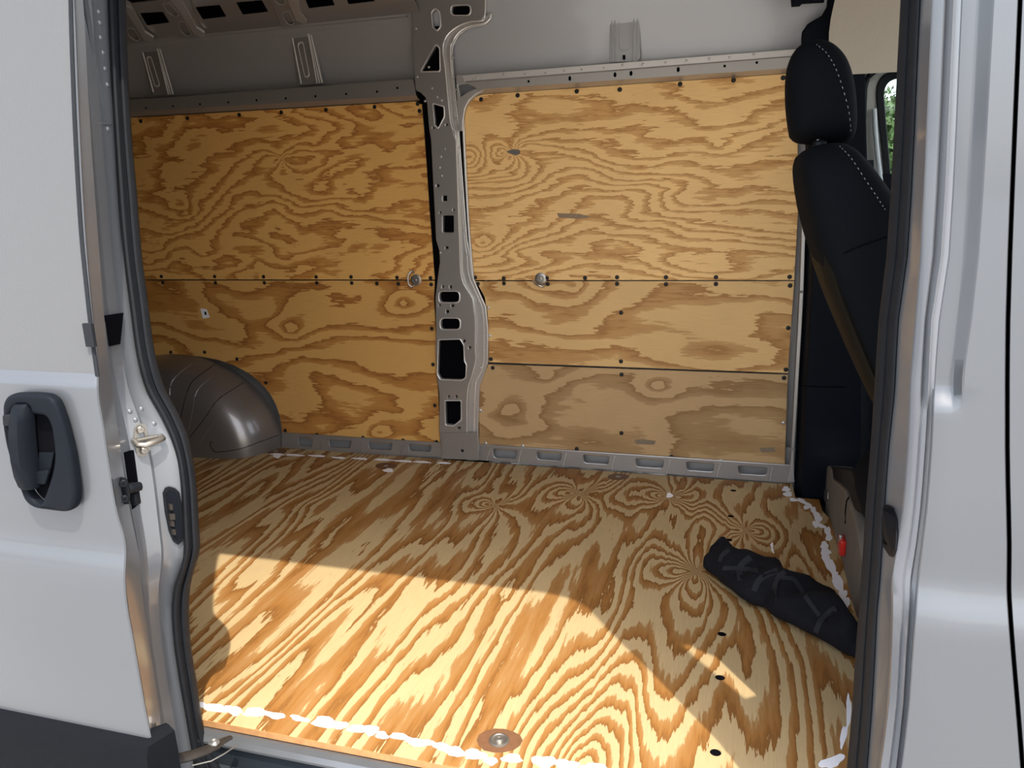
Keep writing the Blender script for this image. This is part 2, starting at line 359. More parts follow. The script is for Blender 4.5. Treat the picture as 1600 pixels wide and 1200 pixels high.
right = [(1228, 764, 6, 4, 0), (1231, 772, 7, 4, 0), (1240, 781, 7, 2.6, 8), (1253, 783, 9, 3, 25), (1264, 790, 8, 3, 35), (1260, 793, 5, 3, 0), (1271, 797, 4, 5, 0), (1276, 806, 5, 9, -20), (1280, 811, 5, 4, 0), (1275, 819, 6, 5, 20), (1284, 822, 7, 3, 20), (1293, 830, 5, 7, -10), (1295, 839, 5, 7, 0),
         (1288, 852, 6, 6, 0), (1290, 862, 8, 6, 10), (1290, 872, 7, 6, 30), (1298, 885, 7, 14, -30), (1304, 897, 5, 6, 0), (1310, 912, 8, 14, -20), (1317, 928, 7, 7, 0), (1322, 940, 6, 9, -20), (1206, 852, 2.2, 4, 0), (1207, 860, 1.6, 5, -20), (1326, 1110, 4, 26, 0), (1318, 1150, 5, 18, 12), (1300, 1190, 22, 8, -20)]
for bx in near + right: blob('paint_smear', *bx)
far = [(430 + 33 * i, 709.5 + 33 * i * .0545, 13, 1.5, 3) for i in range(9)] + [(735 + 37 * i, 718 + 37 * i * .072, 15, 1.6, 4) for i in range(13)]
for i, bx in enumerate(far): blob('paint_smear', bx[0] + random.uniform(-4, 4), bx[1] + random.uniform(-.7, .7), bx[2] * random.uniform(.7, 1.2), bx[3], bx[4])
blob('paint_spot', 607, 735, 8, 3); blob('paint_spot', 433, 713, 6, 3); blob('paint_spot', 1046, 774, 5, 4)
tie_mesh = lathe('tie', [(.024, 0), (.024, .001), (.019, .0025), (.017, .001), (.010, .0008), (.009, .004), (.006, .0055), (.003, .004)], 20)
for (px, py, big) in [(780, 1157, 1), (966, 745, 0), (431, 705, 0), (603, 728, 0)]:
    s_ = blob('wood_stain', px, py, 36 if big else 17, 19 if big else 5, 0, floor, MT['stain'], .0004, .15)
    t_ = obj('floor_bolt', tie_mesh, MT['steel'] if big else MT['bolt'], floor, onZ(px, py) + Vector((0, 0, .0008)))
    if not big: t_.scale = (.5, .5, .6)

# ---- far wall: plywood panels, pillar, rails
wf = struct('wall_far', box('outer', (-3.9, 2.00, -.1), (.45, 2.02, 1.72)), MT['skin'], 'far side of the cargo van, bare metal lined with plywood')
PY = FY(W)
def panel(name, pxs, m, label):
    o = obj(name, pplate(name, pxs, [], PY, .007, .0008), m, wf); o['label'] = label; return o
X_L = -3.6
def wl(px, py): p = onY(px, py, W); return p
left_x = 120
arch_edge = [(441, 681), (440, 668), (437, 650), (431, 632), (421, 614), (406, 597), (388, 583), (366, 571), (340, 562), (312, 557), (285, 555), (255, 557), (225, 566)]
pA = panel('plywood_panel', [(left_x, 189), (205, 184), (658, 158), (662, 200), (671, 330), (679, 437.0), (left_x, 436.4)], MT['ply_a'], 'upper plywood panel behind the sliding door side')
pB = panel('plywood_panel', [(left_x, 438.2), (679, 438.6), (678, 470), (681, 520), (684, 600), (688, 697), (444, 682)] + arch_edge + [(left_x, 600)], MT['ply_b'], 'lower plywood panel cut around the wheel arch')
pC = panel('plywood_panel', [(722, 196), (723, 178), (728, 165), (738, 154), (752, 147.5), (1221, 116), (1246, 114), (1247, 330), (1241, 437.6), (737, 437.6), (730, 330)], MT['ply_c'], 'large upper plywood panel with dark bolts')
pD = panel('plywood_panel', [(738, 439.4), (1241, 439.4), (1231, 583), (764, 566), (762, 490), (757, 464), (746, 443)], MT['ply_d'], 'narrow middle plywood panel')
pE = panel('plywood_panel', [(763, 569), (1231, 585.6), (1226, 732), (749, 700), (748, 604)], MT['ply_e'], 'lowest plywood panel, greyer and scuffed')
bolt_me = lathe('bolt', [(.0092, 0), (.0092, .0015), (.0075, .003), (.0065, .0032), (.0065, .0055), (.003, .0062)], 12, 'Y')
def bolts(lst, parent, m, sc=1.0, Y=W, nm='bolt'):
    for px, py in lst:
        p = onY(px, py, Y); o = obj(nm, bolt_me if m is MT['bolt'] else bolt_z, None, parent, p); o.scale = (sc, 1, sc)
bolt_me.materials.append(MT['bolt']); bolt_z = bolt_me.copy(); bolt_z.materials.clear(); bolt_z.materials.append(MT['zinc'])
q = lambda x, y: (200 + x / 3.077, 150 + y / 3.077)
bolts([q(*p) for p in [(62, 121), (286, 107), (535, 91), (737, 79), (952, 67), (1186, 53), (1393, 37), (1402, 72), (161, 868), (417, 868), (652, 869), (905, 870), (1073, 870), (1294, 873), (1455, 875)]], pA, MT['bolt'])
bolts([q(*p) for p in [(168, 897), (421, 898), (656, 898), (908, 898), (1076, 899), (1197, 901), (1300, 903), (1458, 906), (1461, 1118)]], pB, MT['bolt'])
q = lambda x, y: (220 + x / 3.077, 420 + y / 3.077)
bolts([q(*p) for p in [(145, 401), (307, 401), (463, 434), (602, 548), (695, 777), (848, 797), (1068, 811), (1261, 824), (1423, 831), (1405, 460), (1414, 657)]], pB, MT['bolt'])
q = lambda x, y: (700 + x / 2.857, 100 + y / 2.857)
bolts([q(*p) for p in [(148, 158), (311, 140), (575, 122), (767, 114), (1036, 90), (1275, 72), (1496, 62), (122, 953), (249, 957), (442, 955), (612, 955), (755, 952), (973, 952), (1196, 952), (1525, 950)]], pC, MT['bolt'])
bolts([q(*p) for p in [(134, 981), (250, 979), (446, 982), (755, 981), (973, 983), (1196, 982), (1527, 989), (773, 1110), (1519, 1178)]], pD, MT['bolt'])
q = lambda x, y: (720 + x / 2.857, 420 + y / 2.857)
bolts([q(*p) for p in [(135, 403), (715, 413), (1451, 450)]], pD, MT['bolt'])
bolts([q(*p) for p in [(143, 442), (718, 472), (1443, 487), (717, 733), (518, 803), (940, 838)]], pE, MT['bolt'])
bolts([q(*p) for p in [(123, 172), (130, 298)]], pD, MT['zinc'], .75, nm='screw')
bolts([q(*p) for p in [(88, 633), (111, 779), (276, 790), (1440, 687), (1160, 856), (1415, 876)]], pE, MT['zinc'], .85, nm='screw')
# dark knot plug and marks
def mark(name, pxs, parent, m, t=.0004): return obj(name, pplate(name, pxs, [], FY(W - t), t, 0, .004), m, parent)
mark('knot', [(791, 237), (800, 233), (812, 234), (813, 240), (806, 243), (797, 240)], pC, plain('grey_knot', (.13, .11, .095), .8, var=.3, scale=200))
mark('scuff', [(870, 333), (905, 334), (925, 339), (905, 342), (873, 340)], pC, plain('grey_scuff', (.25, .17, .10), .8, var=.4, scale=120))
for pp in [[(990, 688), (1004, 686), (1025, 689), (1022, 695), (995, 694)], [(1186, 700), (1210, 699), (1212, 706), (1190, 707)]]:
    mark('scuff', pp, pE, plain('dark_scuff', (.19, .14, .085), .8, var=.5, scale=150))
stk = mark('sticker', [(313, 482), (323, 483), (328, 496), (317, 498)], pB, MT['white']); stk['label'] = 'small white paper sticker'
obj('sticker_print', pplate('p', [(319, 487), (322, 487), (323, 492), (320, 492)], [], FY(W - .0008), .0004), MT['hole'], pB)

# centre pillar
PF = FY(1.868); PG = FY(1.884)
left_edge = [(640, -40), (642, 8), (645, 93), (647.5, 120), (649, 141), (657, 145), (664, 152), (667, 162), (670, 200), (673, 219), (681, 375), (686, 392), (687, 410), (683, 438), (680, 465), (681, 526), (680, 543), (682, 590), (686, 613), (686, 672), (689, 701), (690, 713)]
ridge = [(731, 714), (730, 672), (731, 613), (737, 590), (744, 563), (743, 543), (743, 497), (739, 467), (725, 444), (720, 424), (718.5, 380), (717, 344), (713, 219), (707, 200), (703, 183), (698, 127), (695, 100), (692.5, 76), (698, 57), (713, 43), (733, 34.5), (752, 32.5), (758, 26), (759, 0), (760, -40)]
def stad(x0, y0, x1, y1, r=None):
    return [(x0, y0), (x1, y0), (x1, y1), (x0, y1)]
big_holes = [([(675, 20), (680, 15), (686, 20), (688, 40), (683, 47), (677, 42)], .008), (stad(706, 9, 734, 23), .016), ([(681, 71), (686, 76), (687, 110), (658, 111)], .008),
             ([(677, 163), (693, 168), (693, 182), (685, 199), (680, 195)], .006), (stad(692, 337, 708.5, 363), .005), (stad(687, 456, 717, 472), .018), (stad(689, 498, 718, 514), .018),
             ([(686, 532), (719, 531), (724, 540), (724.5, 565), (727.5, 569), (727, 589), (721, 593), (689, 592), (684.5, 584)], .008), ([(696, 627), (720, 627), (719.7, 655), (709, 664), (697, 663)], .006)]
small = [(692, 448, 1.2, 2), (704, 448, 1.2, 2), (707, 478, 2, 1.6), (699, 487, 2, 2), (687, 477, 1.2, 1.2), (698, 387, 2, 1.6), (701, 620, 1.2, 2), (713, 620, 1.2, 2), (717, 669, 2, 1.6), (734, 543, 1.4, 1.8), (684, 290, 1.8, 2), (695, 310, 3, 4), (688, 332, 1.2, 1.2), (709, 328, 1.2, 1.2), (677, 200, 1.2, 1.2), (698, 195, 1.4, 1.4), (725, 533, 1.5, 2), (722, 705, 2, 2)]
out2 = px2(left_edge + ridge, PF)
hs = [rounded(px2(h, PF), r) for h, r in big_holes]
hs_small = [rounded(px2([(x - a, y - c), (x + a, y - c), (x + a, y + c), (x - a, y + c)], PF), .0015, 2) for x, y, a, c in small]
pil = obj('pillar', plate('pillar', out2, hs + hs_small, PF, .022, .004, 2), MT['inner'], wf); pil['label'] = 'pressed metal roof-to-floor pillar with punched holes'
for i, ((h, r), pts) in enumerate(zip(big_holes, hs)):     # raised lips round the big holes, edge highlight put into their pale colour
    cx = sum(p[0] for p in pts) / len(pts); cz = sum(p[1] for p in pts) / len(pts)
    def grow(d): 
        o = []
        for (a, c) in pts:
            l = math.hypot(a - cx, c - cz); o.append((a + (a - cx) / l * d, c + (c - cz) / l * d))
        return o
    if i != 4: obj('hole_lip', plate('lip', grow(.0075), [grow(.0012)], FY(1.864), .006, .0026, 2), MT['lip'], pil)
flange_out = [(769, 20), (768, 29), (758, 39), (733, 44), (717, 55), (708, 71), (706.5, 85), (708, 108), (713, 158), (717, 200), (723, 281), (730, 375), (735, 400), (737.5, 429), (746, 450), (759, 479), (762.5, 511), (762.5, 566), (756, 586), (749, 604), (747, 672), (749, 701), (747, 714)]
fl_in = [(725, 714), (724, 660), (726, 610), (737, 560), (736, 500), (730, 465), (716, 440), (712, 400), (709, 300), (700, 190), (693, 130), (689, 95), (689, 72), (696, 54), (712, 40), (735, 31), (756, 28), (763, 20)]
fl = obj('pillar_flange', pplate('flange', flange_out + fl_in, [], PG, .010, .003), MT['rail'], wf)
for pts in ([(766, 22), (765, 29), (757, 36.5), (734, 40.5), (716, 51.5), (705, 70), (703.5, 86), (705, 108), (709.5, 158), (713.5, 200), (719.5, 281), (726, 375), (729.5, 400), (732, 429), (741, 452), (753, 480), (756, 511), (756, 566), (749, 586), (743, 604), (741, 672), (743, 703)],):
    obj('flange_highlight', tube('bead', [onY(x, y, 1.8835) for x, y in dense([(a, c, 0) for a, c in pts], 4) for x, y in [(x, y)]] if False else [onY(v.x, v.y, 1.8835) for v in dense([(a, c, 0) for a, c in pts], 3)], .0028, 6), MT['lip'], fl)  # pale bead painted as the highlight along the flange
obj('ridge_highlight', tube('ridge_highlight', [onY(v.x - .5, v.y, 1.868) for v in dense([(a, c, 0) for a, c in ridge[::-1]], 3)], .0030, 6), MT['lip'], pil)  # pale bead painted as the highlight along the pillar ridge
weld = lathe('weld', [(.0055, 0), (.0046, .0018), (.0024, .0028)], 10, 'Y'); weld.materials.append(MT['rail'])
fw_pts = [(711, 90), (713, 120), (716, 140), (718, 160), (717, 185), (722, 230), (726, 300), (730, 360), (733, 398), (738, 440), (751, 471), (758, 495), (759, 520), (759, 548), (755, 575), (746, 600), (744, 630), (743, 665)]
for p in [(x - 4, y) for x, y in fw_pts]: obj('weld_dimple', weld, None, fl, onY(*p, 1.883))
for p in [(664, 158), (675, 138), (683, 152), (690, 157), (670, 105), (650, 45), (652, 120), (695, 233), (689, 245), (687, 262), (690, 275), (688, 395), (705, 700), (700, 690), (712, 683)]: obj('weld_dimple', weld, None, pil, onY(*p, 1.8675))
obj('pillar_flank', loft('flank', [[onY(x, y, 1.868) for x, y in [(651, 6), (660, 58), (650, 92)]], [onY(x, y, 1.92) for x, y in [(645, 4), (646, 60), (646, 96)]]]), MT['skin'], pil)
obj('pillar_foot', pplate('foot', [(689, 676), (746, 676), (748, 719), (690, 717)], [stad(720, 702, 724, 707)], FY(1.864), .006, .002), MT['inner'], pil)

obj('pillar_hole_shade', box('pillar_hole_shade', (-1.325, 1.915, -.02), (-1.10, 1.98, 1.60)), MT['hole'], wf)  # dark backing added behind the pillar holes, standing in for their shade
obj('pillar_hole_shade', box('pillar_hole_shade', (-1.345, 1.90, 1.60), (-1.185, 1.91, 1.98)), MT['hole'], wf)
obj('pillar_hole_shade', box('pillar_hole_shade', (-1.19, 1.885, 1.915), (-1.085, 1.89, 2.0)), MT['hole'], wf)
# rails above the panels
def rail(name, lines, m, n=10):
    cols = []
    for (a, b_, Y) in lines: cols.append([lerp(onY(*a, Y), onY(*b_, Y), i / n) for i in range(n + 1)])
    return obj(name, loft(name, cols, ang=25), m, wf)
rl = rail('roof_rail', [((120, 161), (645, 122), 1.925), ((120, 163), (645, 124), 1.874), ((120, 172), (648, 135), 1.870), ((120, 179), (650, 149), 1.868), ((120, 187), (656, 156.5), 1.892), ((120, 188.5), (657, 158), 1.91)], MT['inner']); rl['label'] = 'horizontal metal rail above the left plywood'
rr = rail('roof_rail', [((716, 117.5), (1330, 69.5), 1.93), ((716, 118.5), (1330, 70.5), 1.884), ((722, 127.5), (1330, 80), 1.880), ((728, 129.5), (1330, 82), 1.872), ((748, 139.5), (1330, 100), 1.868), ((752, 146), (1330, 107.5), 1.893), ((752, 148), (1330, 109), 1.91)], MT['rail']); rr['label'] = 'horizontal metal rail with weld dimples above the right plywood'
rfl = []
for (a, b_, Y) in [((716, 118.2), (1330, 70.2), 1.8825), ((723, 127.5), (1330, 80), 1.8785)]: rfl.append([lerp(onY(*a, Y), onY(*b_, Y), i / 10) for i in range(11)])
obj('rail_flange', loft('rail_flange', rfl), MT['lip'], rr)  # pale overlay strip: the flange's brighter light put into colour
gus = obj('rail_gusset', plate('gusset', px2([(712, 117), (722, 116.5), (727, 129), (772, 126), (772, 138.6), (757, 141), (744, 147), (733, 157), (727, 169), (724, 186), (723, 205), (716, 205)], FY(1.874)), [rounded(px2([(715.5, 133), (747, 130.5), (745, 137), (731, 143.5), (719.5, 151.5)], FY(1.874)), .004)], FY(1.874), .012, .003), MT['rail'], wf)
lc = [(657, 158), (664, 166), (668, 185), (672, 230), (677, 300), (683, 380)]
obj('pillar_lip', tube('lip', [onY(v.x, v.y, 1.889) for v in dense([(772, 139, 0), (757, 142, 0), (744, 148, 0), (733, 158.5, 0), (727, 171, 0), (724, 190, 0), (727, 260, 0), (732, 350, 0), (736, 400, 0), (739, 435, 0)], 4)], .006, 8), MT['rail'], wf)
holemk = lathe('rail_hole', [(.005, 0), (.005, .0006), (.004, .0008)], 10, 'Y'); holemk.materials.append(MT['hole'])
q = lambda x, y: (195 + x / 3.478, y / 3.478)
for p in [q(*t) for t in [(116, 588), (262, 578), (409, 567), (562, 556), (716, 545), (875, 535), (1036, 523), (1203, 511), (1371, 498), (1481, 478)]]: obj('rail_hole', holemk, None, rl, onY(*p, 1.8695))
q = lambda x, y: (800 + x / 3.2, y / 3.2)
for i, p in enumerate([q(*t) for t in [(83, 407), (289, 392), (515, 374), (595, 367), (831, 348), (1063, 330), (1224, 313)]]):
    o = obj('rail_hole', holemk, None, rr, onY(*p, 1.8685)); 
    if i in (1, 2, 3, 4): o.scale = (1.2, 1, 1.9)
for t in [(65, 372), (168, 366), (262, 355), (348, 349), (460, 341), (553, 325), (655, 321), (767, 313), (872, 303), (986, 295), (1088, 287), (1208, 272)]:
    obj('weld_dimple', weld, None, rr, onY(*q(*t), 1.8815))
for t in [(740, 124), (745, 122), (787, 116)]: obj('weld_dimple', weld, None, rr, onY(*t, 1.8815))

# bottom rail with punched windows
BR = FY(1.886)
def qh(x0, y0, x1, y1, sl): return [(x0, y0), (x1, y0 + sl * (x1 - x0)), (x1 - 2, y1 + sl * (x1 - x0)), (x0 + 2, y1)]
bl = obj('sill_rail', plate('sill_rail', px2([(440, 676), (690, 692), (690, 715.5), (440, 702)], BR), [rounded(px2(h, BR), .01) for h in [qh(465, 683, 489, 697, .04), qh(513, 687, 549, 698.5, .05), qh(575, 690, 613, 701.5, .05), qh(638, 694, 674, 704, .05)]], BR, .01, .003), MT['inner'], wf)
br = obj('sill_rail', plate('sill_rail', px2([(744, 694), (1228, 726), (1242, 727), (1240, 756), (744, 719)], BR), [rounded(px2(h, BR), .012) for h in [qh(770, 701, 808, 715, .06), qh(838, 705, 878, 717.5, .06), qh(911, 710.5, 952, 723, .06), qh(993, 716, 1037, 729, .06), qh(1072, 721.5, 1116, 734.5, .06), qh(1153, 728, 1199, 740, .06)]], BR, .01, .003), MT['inner'], wf)
for x in (500, 562, 626): obj('rail_rib', tube('rib', [onY(x + 3, 685 + (x - 440) * .06, 1.885), onY(x - 2, 703 + (x - 440) * .055, 1.883)], .004, 6), MT['inner'], bl)
for x in (763, 812, 882, 958, 1044, 1122, 1204): obj('rail_rib', tube('rib', [onY(x + 3, 699 + (x - 744) * .066, 1.885), onY(x - 2, 718 + (x - 744) * .072, 1.883)], .004, 6), MT['rail'], br)
obj('rail_back', box('rail_back', (-2.3, 1.95, -.02), (.3, 1.96, .14)), MT['skin'], wf)
# bright flange right of the panels
fr_l = interp([(1254, 280), (1252, 330), (1248, 450), (1240, 600), (1232, 735), (1229, 748)]); fr_r = interp([(1261, 280), (1259, 330), (1255, 450), (1247, 600), (1240, 735), (1241, 748)])
ys = [280, 340, 400, 455, 459, 520, 580, 640, 700, 735, 752]
for a, c in ((280, 454), (458, 700), (703, 753)):
    ys = [a + (c - a) * i / 6 for i in range(7)]
    obj('edge_flange', loft('flange', [[onY(fr_l(y), y, 1.893) for y in ys], [onY(fr_l(y) + 2, y, 1.880) for y in ys], [onY(fr_r(y), y, 1.880) for y in ys], [onY(fr_r(y) + 1, y, 1.92) for y in ys]], ang=25), MT['rail'], wf)

# upper skin, leaning in towards the roof
def zprof(x0, x1, pr, name, m, parent, n=8): return obj(name, loft(name, [[Vector((x0 + (x1 - x0) * i / n, y, z)) for i in range(n + 1)] for y, z in pr], ang=40), m, parent)
zprof(-3.9, -1.28, [(1.965, 1.60), (1.955, 1.72), (1.94, 1.80), (1.915, 1.88), (1.895, 1.935), (1.885, 1.98)], 'upper_skin', MT['skin'], wf)
zprof(-1.32, .60, [(1.965, 1.60), (1.96, 1.70), (1.945, 1.76), (1.925, 1.82), (1.90, 1.90), (1.88, 2.0), (1.83, 2.07)], 'upper_skin', MT['skin2'], wf)
CO = Vector((0, 1.87, 1.952)); CV = Vector((0, -.82, .57)).normalized(); CN = Vector((1, 0, 0)).cross(CV)   # cant rail plane
CF = (CO, Vector((1, 0, 0)), CV, CN)
q = lambda x, y: (195 + x / 3.478, y / 3.478)
c_holes = [[(80, 72), (207, 65), (243, 124), (120, 140)], [(382, 40), (515, 27), (552, 92), (422, 107)], [(604, 14), (745, 2), (780, 66), (640, 82)], [(972, -20), (1110, -40), (1142, 30), (1000, 48)], [(1195, -30), (1330, -50), (1360, 8), (1215, 26)]]
ch = [rounded(px2([q(*p) for p in h], CF), .006) for h in c_holes]
cl = px2([q(-400, 150), q(1560, -40)], CF)
cant = obj('cant_rail', plate('cant_rail', [(-3.9, 0.0), (-1.30, 0.0), (-1.30, .20), (-3.9, .20)], [h for h in ch], CF, .004, .001), MT['inner'], wf); cant['label'] = 'sloping roof edge rail with rectangular cutouts'
zprof(-3.9, -1.36, [(1.87, 1.952), (1.872, 1.945), (1.885, 1.942), (1.895, 1.925)], 'cant_lip', MT['skin'], wf)
obj('outer_skin', box('outer_skin', (-3.9, 1.985, 1.6), (.75, 2.0, 2.16)), MT['trimdark'], wf)
def bow(pts, slots, strip):
    CFb = (CO + CN * .012, CF[1], CF[2], CF[3])
    o = obj('roof_bow', plate('bow', rounded(px2([q(*p) for p in pts], CFb), .01), [rounded(px2([q(*p) for p in s], CFb), .012) for s in slots], CFb, .012, .003), MT['inner'], wf)
    CFc = (CO + CN * .020, CF[1], CF[2], CF[3])
    obj('bow_flange', plate('bow_flange', px2([q(*p) for p in strip], CFc), [], CFc, .012, .002), MT['rail'], o)
    for s in slots:
        a = px2([q(*p) for p in s], CFc); cx = sum(p[0] for p in a) / len(a); cz = sum(p[1] for p in a) / len(a)
        g = lambda k: rounded([(cx + (x - cx) * k, cz + (z - cz) * k) for x, z in a], .012 * k)
        obj('slot_lip', plate('slot_lip', g(1.22), [g(1.02)], (CO + CN * .014, CF[1], CF[2], CF[3]), .004, .0015), MT['rail'], o)
bow([(120, -90), (330, -60), (425, 205), (290, 210)], [[(205, 30), (240, 25), (290, 85), (270, 95), (235, 75)], [(290, 130), (325, 128), (355, 190), (330, 200), (300, 170)]], [(205, -40), (285, -40), (325, 30), (390, 150), (432, 180), (428, 215), (375, 185), (290, 55)])
bow([(-160, -60), (30, 20), (130, 225), (-40, 240)], [[(10, 165), (45, 165), (78, 220), (55, 228), (20, 200)]], [(-20, 20), (40, 50), (110, 175), (155, 205), (150, 230), (105, 222), (20, 85)])
bow([(740, -120), (900, -110), (985, 130), (850, 150)], [[(808, -20), (850, -22), (868, 20), (850, 35), (820, 20)], [(855, 75), (890, 70), (918, 130), (895, 142), (868, 115)]], [(880, -70), (925, -70), (950, 70), (988, 115), (985, 140), (930, 115), (890, 20)])
# vertical ribs on the upper skin
def rib(c, half, sl, emb, Y, m, dark=False):
    fr = FY(Y); o = obj('skin_rib', pplate('rib', c, [], fr, .006, .002, .006), m, wf)
    for s in sl:
        a = [onY(x, y, Y - .001) for x, y in s]; obj('rib_bead', tube('bead', a, .0035, 6), m if m is MT['skin2'] else MT['lip'], o)
    for e in emb:
        a = rounded(px2(e, FY(Y - .001)), .016); cx = sum(p[0] for p in a) / len(a); cz = sum(p[1] for p in a) / len(a)
        g = lambda d: [(x + (x - cx) / math.hypot(x - cx, z - cz) * d, z + (z - cz) / math.hypot(x - cx, z - cz) * d) for x, z in a]
        obj('rib_slot', plate('slot', g(.004), [g(-.003)], FY(Y - .003), .006, .002), m if m is MT['skin2'] else MT['lip'], o)
    return o
q2 = lambda L: [q(*p) for p in L]
rib(q2([(88, 270), (190, 262), (262, 515), (150, 520)]), 0, [q2([(97, 285), (155, 500)]), q2([(160, 235), (175, 262), (237, 515)]), q2([(190, 265), (262, 512)]), q2([(178, 262), (248, 512)])], [q2([(118, 312), (142, 308), (190, 465), (165, 472)])], 1.905, MT['inner'])
rib(q2([(902, 190), (1020, 178), (1078, 455), (945, 465)]), 0, [q2([(910, 208), (958, 455)]), q2([(975, 140), (992, 165), (1045, 455)]), q2([(1012, 190), (1070, 450)]), q2([(1000, 180), (1058, 452)])], [q2([(938, 235), (968, 228), (1003, 410), (980, 422)])], 1.905, MT['inner'])
rib([(954, -30), (998, -30), (1000, 90), (995, 97), (953, 97), (952, 90)], 0, [[(955, -20), (957, 93)], [(960, -20), (962, 95)], [(992, -20), (989, 96)], [(996.5, -20), (996, 93)]], [[(967, 15), (985, 15), (985, 79), (968, 79)]], 1.915, MT['skin2'])
obj('rib_hole', pplate('rh', [(973, 86), (977, 86), (977, 93), (973, 93)], [], FY(1.908), .002), MT['hole'], wf)

# wheel arch
AX, RX, RZ = -2.76, .572, .468
sp = [(1.905, 1.0), (1.885, .995), (1.86, .985), (1.80, .952), (1.75, .905), (1.715, .85), (1.69, .785), (1.675, .70), (1.667, .58), (1.662, .40), (1.66, .2), (1.66, .03)]
ths = [math.pi * i / 40 for i in range(41)]
wa_me = loft('wheel_arch', [[Vector((AX + RX * k * (math.cos(t) if abs(math.cos(t)) > 1e-9 else 0), y, max(RZ * k * math.sin(t) ** .92, -.01) - .004)) for t in ths] for y, k in sp], ang=60)
wa = obj('wheel_arch', wa_me, MT['arch'], wf); wa['label'] = 'dark grey rounded metal wheel arch box'
atree = bvh(wa_me)
def on_arch(pts, r, m, nm='arch_crease'):
    P = []
    for v in dense([(x, y, 0) for x, y in pts], 5):
        h, n = cast(atree, v.x, v.y)
        if h: P.append(h)
    if len(P) > 2: obj(nm, tube(nm, P, r, 6), m, wa)
q = lambda x, y: (230 + x / 6, 540 + y / 6)
for L in ([(420, 165), (330, 235), (250, 310), (215, 380), (210, 470)], [(765, 160), (620, 285), (500, 380), (445, 480), (420, 620), (385, 790)], [(750, 560), (680, 630), (590, 760), (480, 940)]):
    on_arch([q(*p) for p in L], .0035, MT['arch'])
for L in ([(690, 135), (560, 230), (430, 330), (380, 420), (345, 540), (310, 700)], [(1000, 285), (820, 400), (660, 510), (540, 680), (400, 860)], [(1230, 840), (1050, 905), (880, 965), (690, 995), (620, 985), (590, 920), (610, 900)]):
    on_arch([q(*p) for p in L], .0016, MT['hole'])
on_arch([(442, 693), (441, 672), (438, 650), (432, 632), (422, 614), (407, 597), (389, 584), (367, 572)], .0032, MT['skin2'], 'arch_seam')

# ---- ceiling, rear wall
ceil = struct('ceiling', box('roof', (-3.95, -.16, 2.14), (1.7, 2.02, 2.17)), MT['skin'], 'bare metal van roof')
zprof(-3.9, 1.2, [(-.10, 1.85), (-.08, 2.0), (.02, 2.14)], 'roof_side', MT['skin'], ceil)
for i in range(4):
    x = -3.2 + i * .95; obj('roof_bow', box('roof_bow', (x, 0.1, 2.10), (x + .08, 1.75, 2.14), .006), MT['inner'], ceil)
wr = struct('wall_rear', box('wall_rear', (-3.95, -.15, -.1), (-3.9, 2.02, 2.15)), MT['skin'], 'rear end of the van')

# ---- near wall with door opening
J4 = [(195, -60), (197, 0), (200, 100), (207, 225), (214, 300), (222, 400), (230, 460), (241, 545), (255, 600), (281, 651), (295, 686), (302, 721), (307, 756), (311, 820), (313, 856), (306, 883), (297.5, 917), (295.5, 960), (300, 1019), (309, 1075), (314, 1115), (330, 1175), (352, 1205)]
J3 = [(166, -60), (168, 0), (172, 100), (178, 200), (186, 330), (195, 420), (204, 490), (212, 549), (225, 602), (249, 647), (267, 686), (278, 724), (283, 770), (286, 840), (287, 860), (282, 888), (271, 922), (268, 953), (270.5, 996), (279, 1058), (289, 1115), (299, 1174), (304, 1205)]
J1 = [(112, -60), (118, 0), (150, 330), (166, 520), (172, 590), (188, 700), (204, 790), (217, 860), (232, 1000), (244, 1080), (255, 1150), (262, 1205)]
f1, f3, f4 = interp(J1), interp(J3), interp(J4)
fr = FY(.14)
jl = [to2(onY(f4(y) - 45, y, .14), fr) for y in range(1190, -1, -35)]
opening = [(.285, -.02)] + rounded([(.285, .2), (.285, 2.0), (-1.24, 2.0), (-1.24, 1.6)], [.01, .14, .07, .01], 6)[7:21] + [p for p in jl[::-1]] + [(-1.20, -.02)]
wn_ = struct('wall_near', None, None, 'near side of the van around the open sliding doorway')
outer = [(-3.9, -.10), (.62, -.10), (.62, .22), (.30, .24), (.30, 1.70), (.62, 1.75), (.62, 2.10), (-3.9, 2.10)]
obj('side_panel', plate('side_panel', outer, [opening], fr, .02, 0), MT['skin'], wn_)
HT = 1.945
obj('header', plate('header', [(.60, 2.12), (.60, 1.55)] + rounded([(.235, 1.55), (.228, HT), (-1.175, HT), (-1.19, 1.66)], [.005, .15, .09, .005], 6) + [(-1.205, 1.66), (-1.205, 2.12)], [], FY(-.148), .10), MT['silver'], wn_)
def tall(col, k=0.0): return [Vector((col[0].x, col[0].y + k * (2.05 - col[0].z), 2.05))] + col
obj('body_side', box('body_side', (-3.9, -.15, -.5), (-1.215, -.135, 1.30)), MT['silver'], wn_)
obj('body_side', box('body_side', (-3.9, .02, 1.25), (-1.26, .03, 2.1)), MT['silver'], wn_)
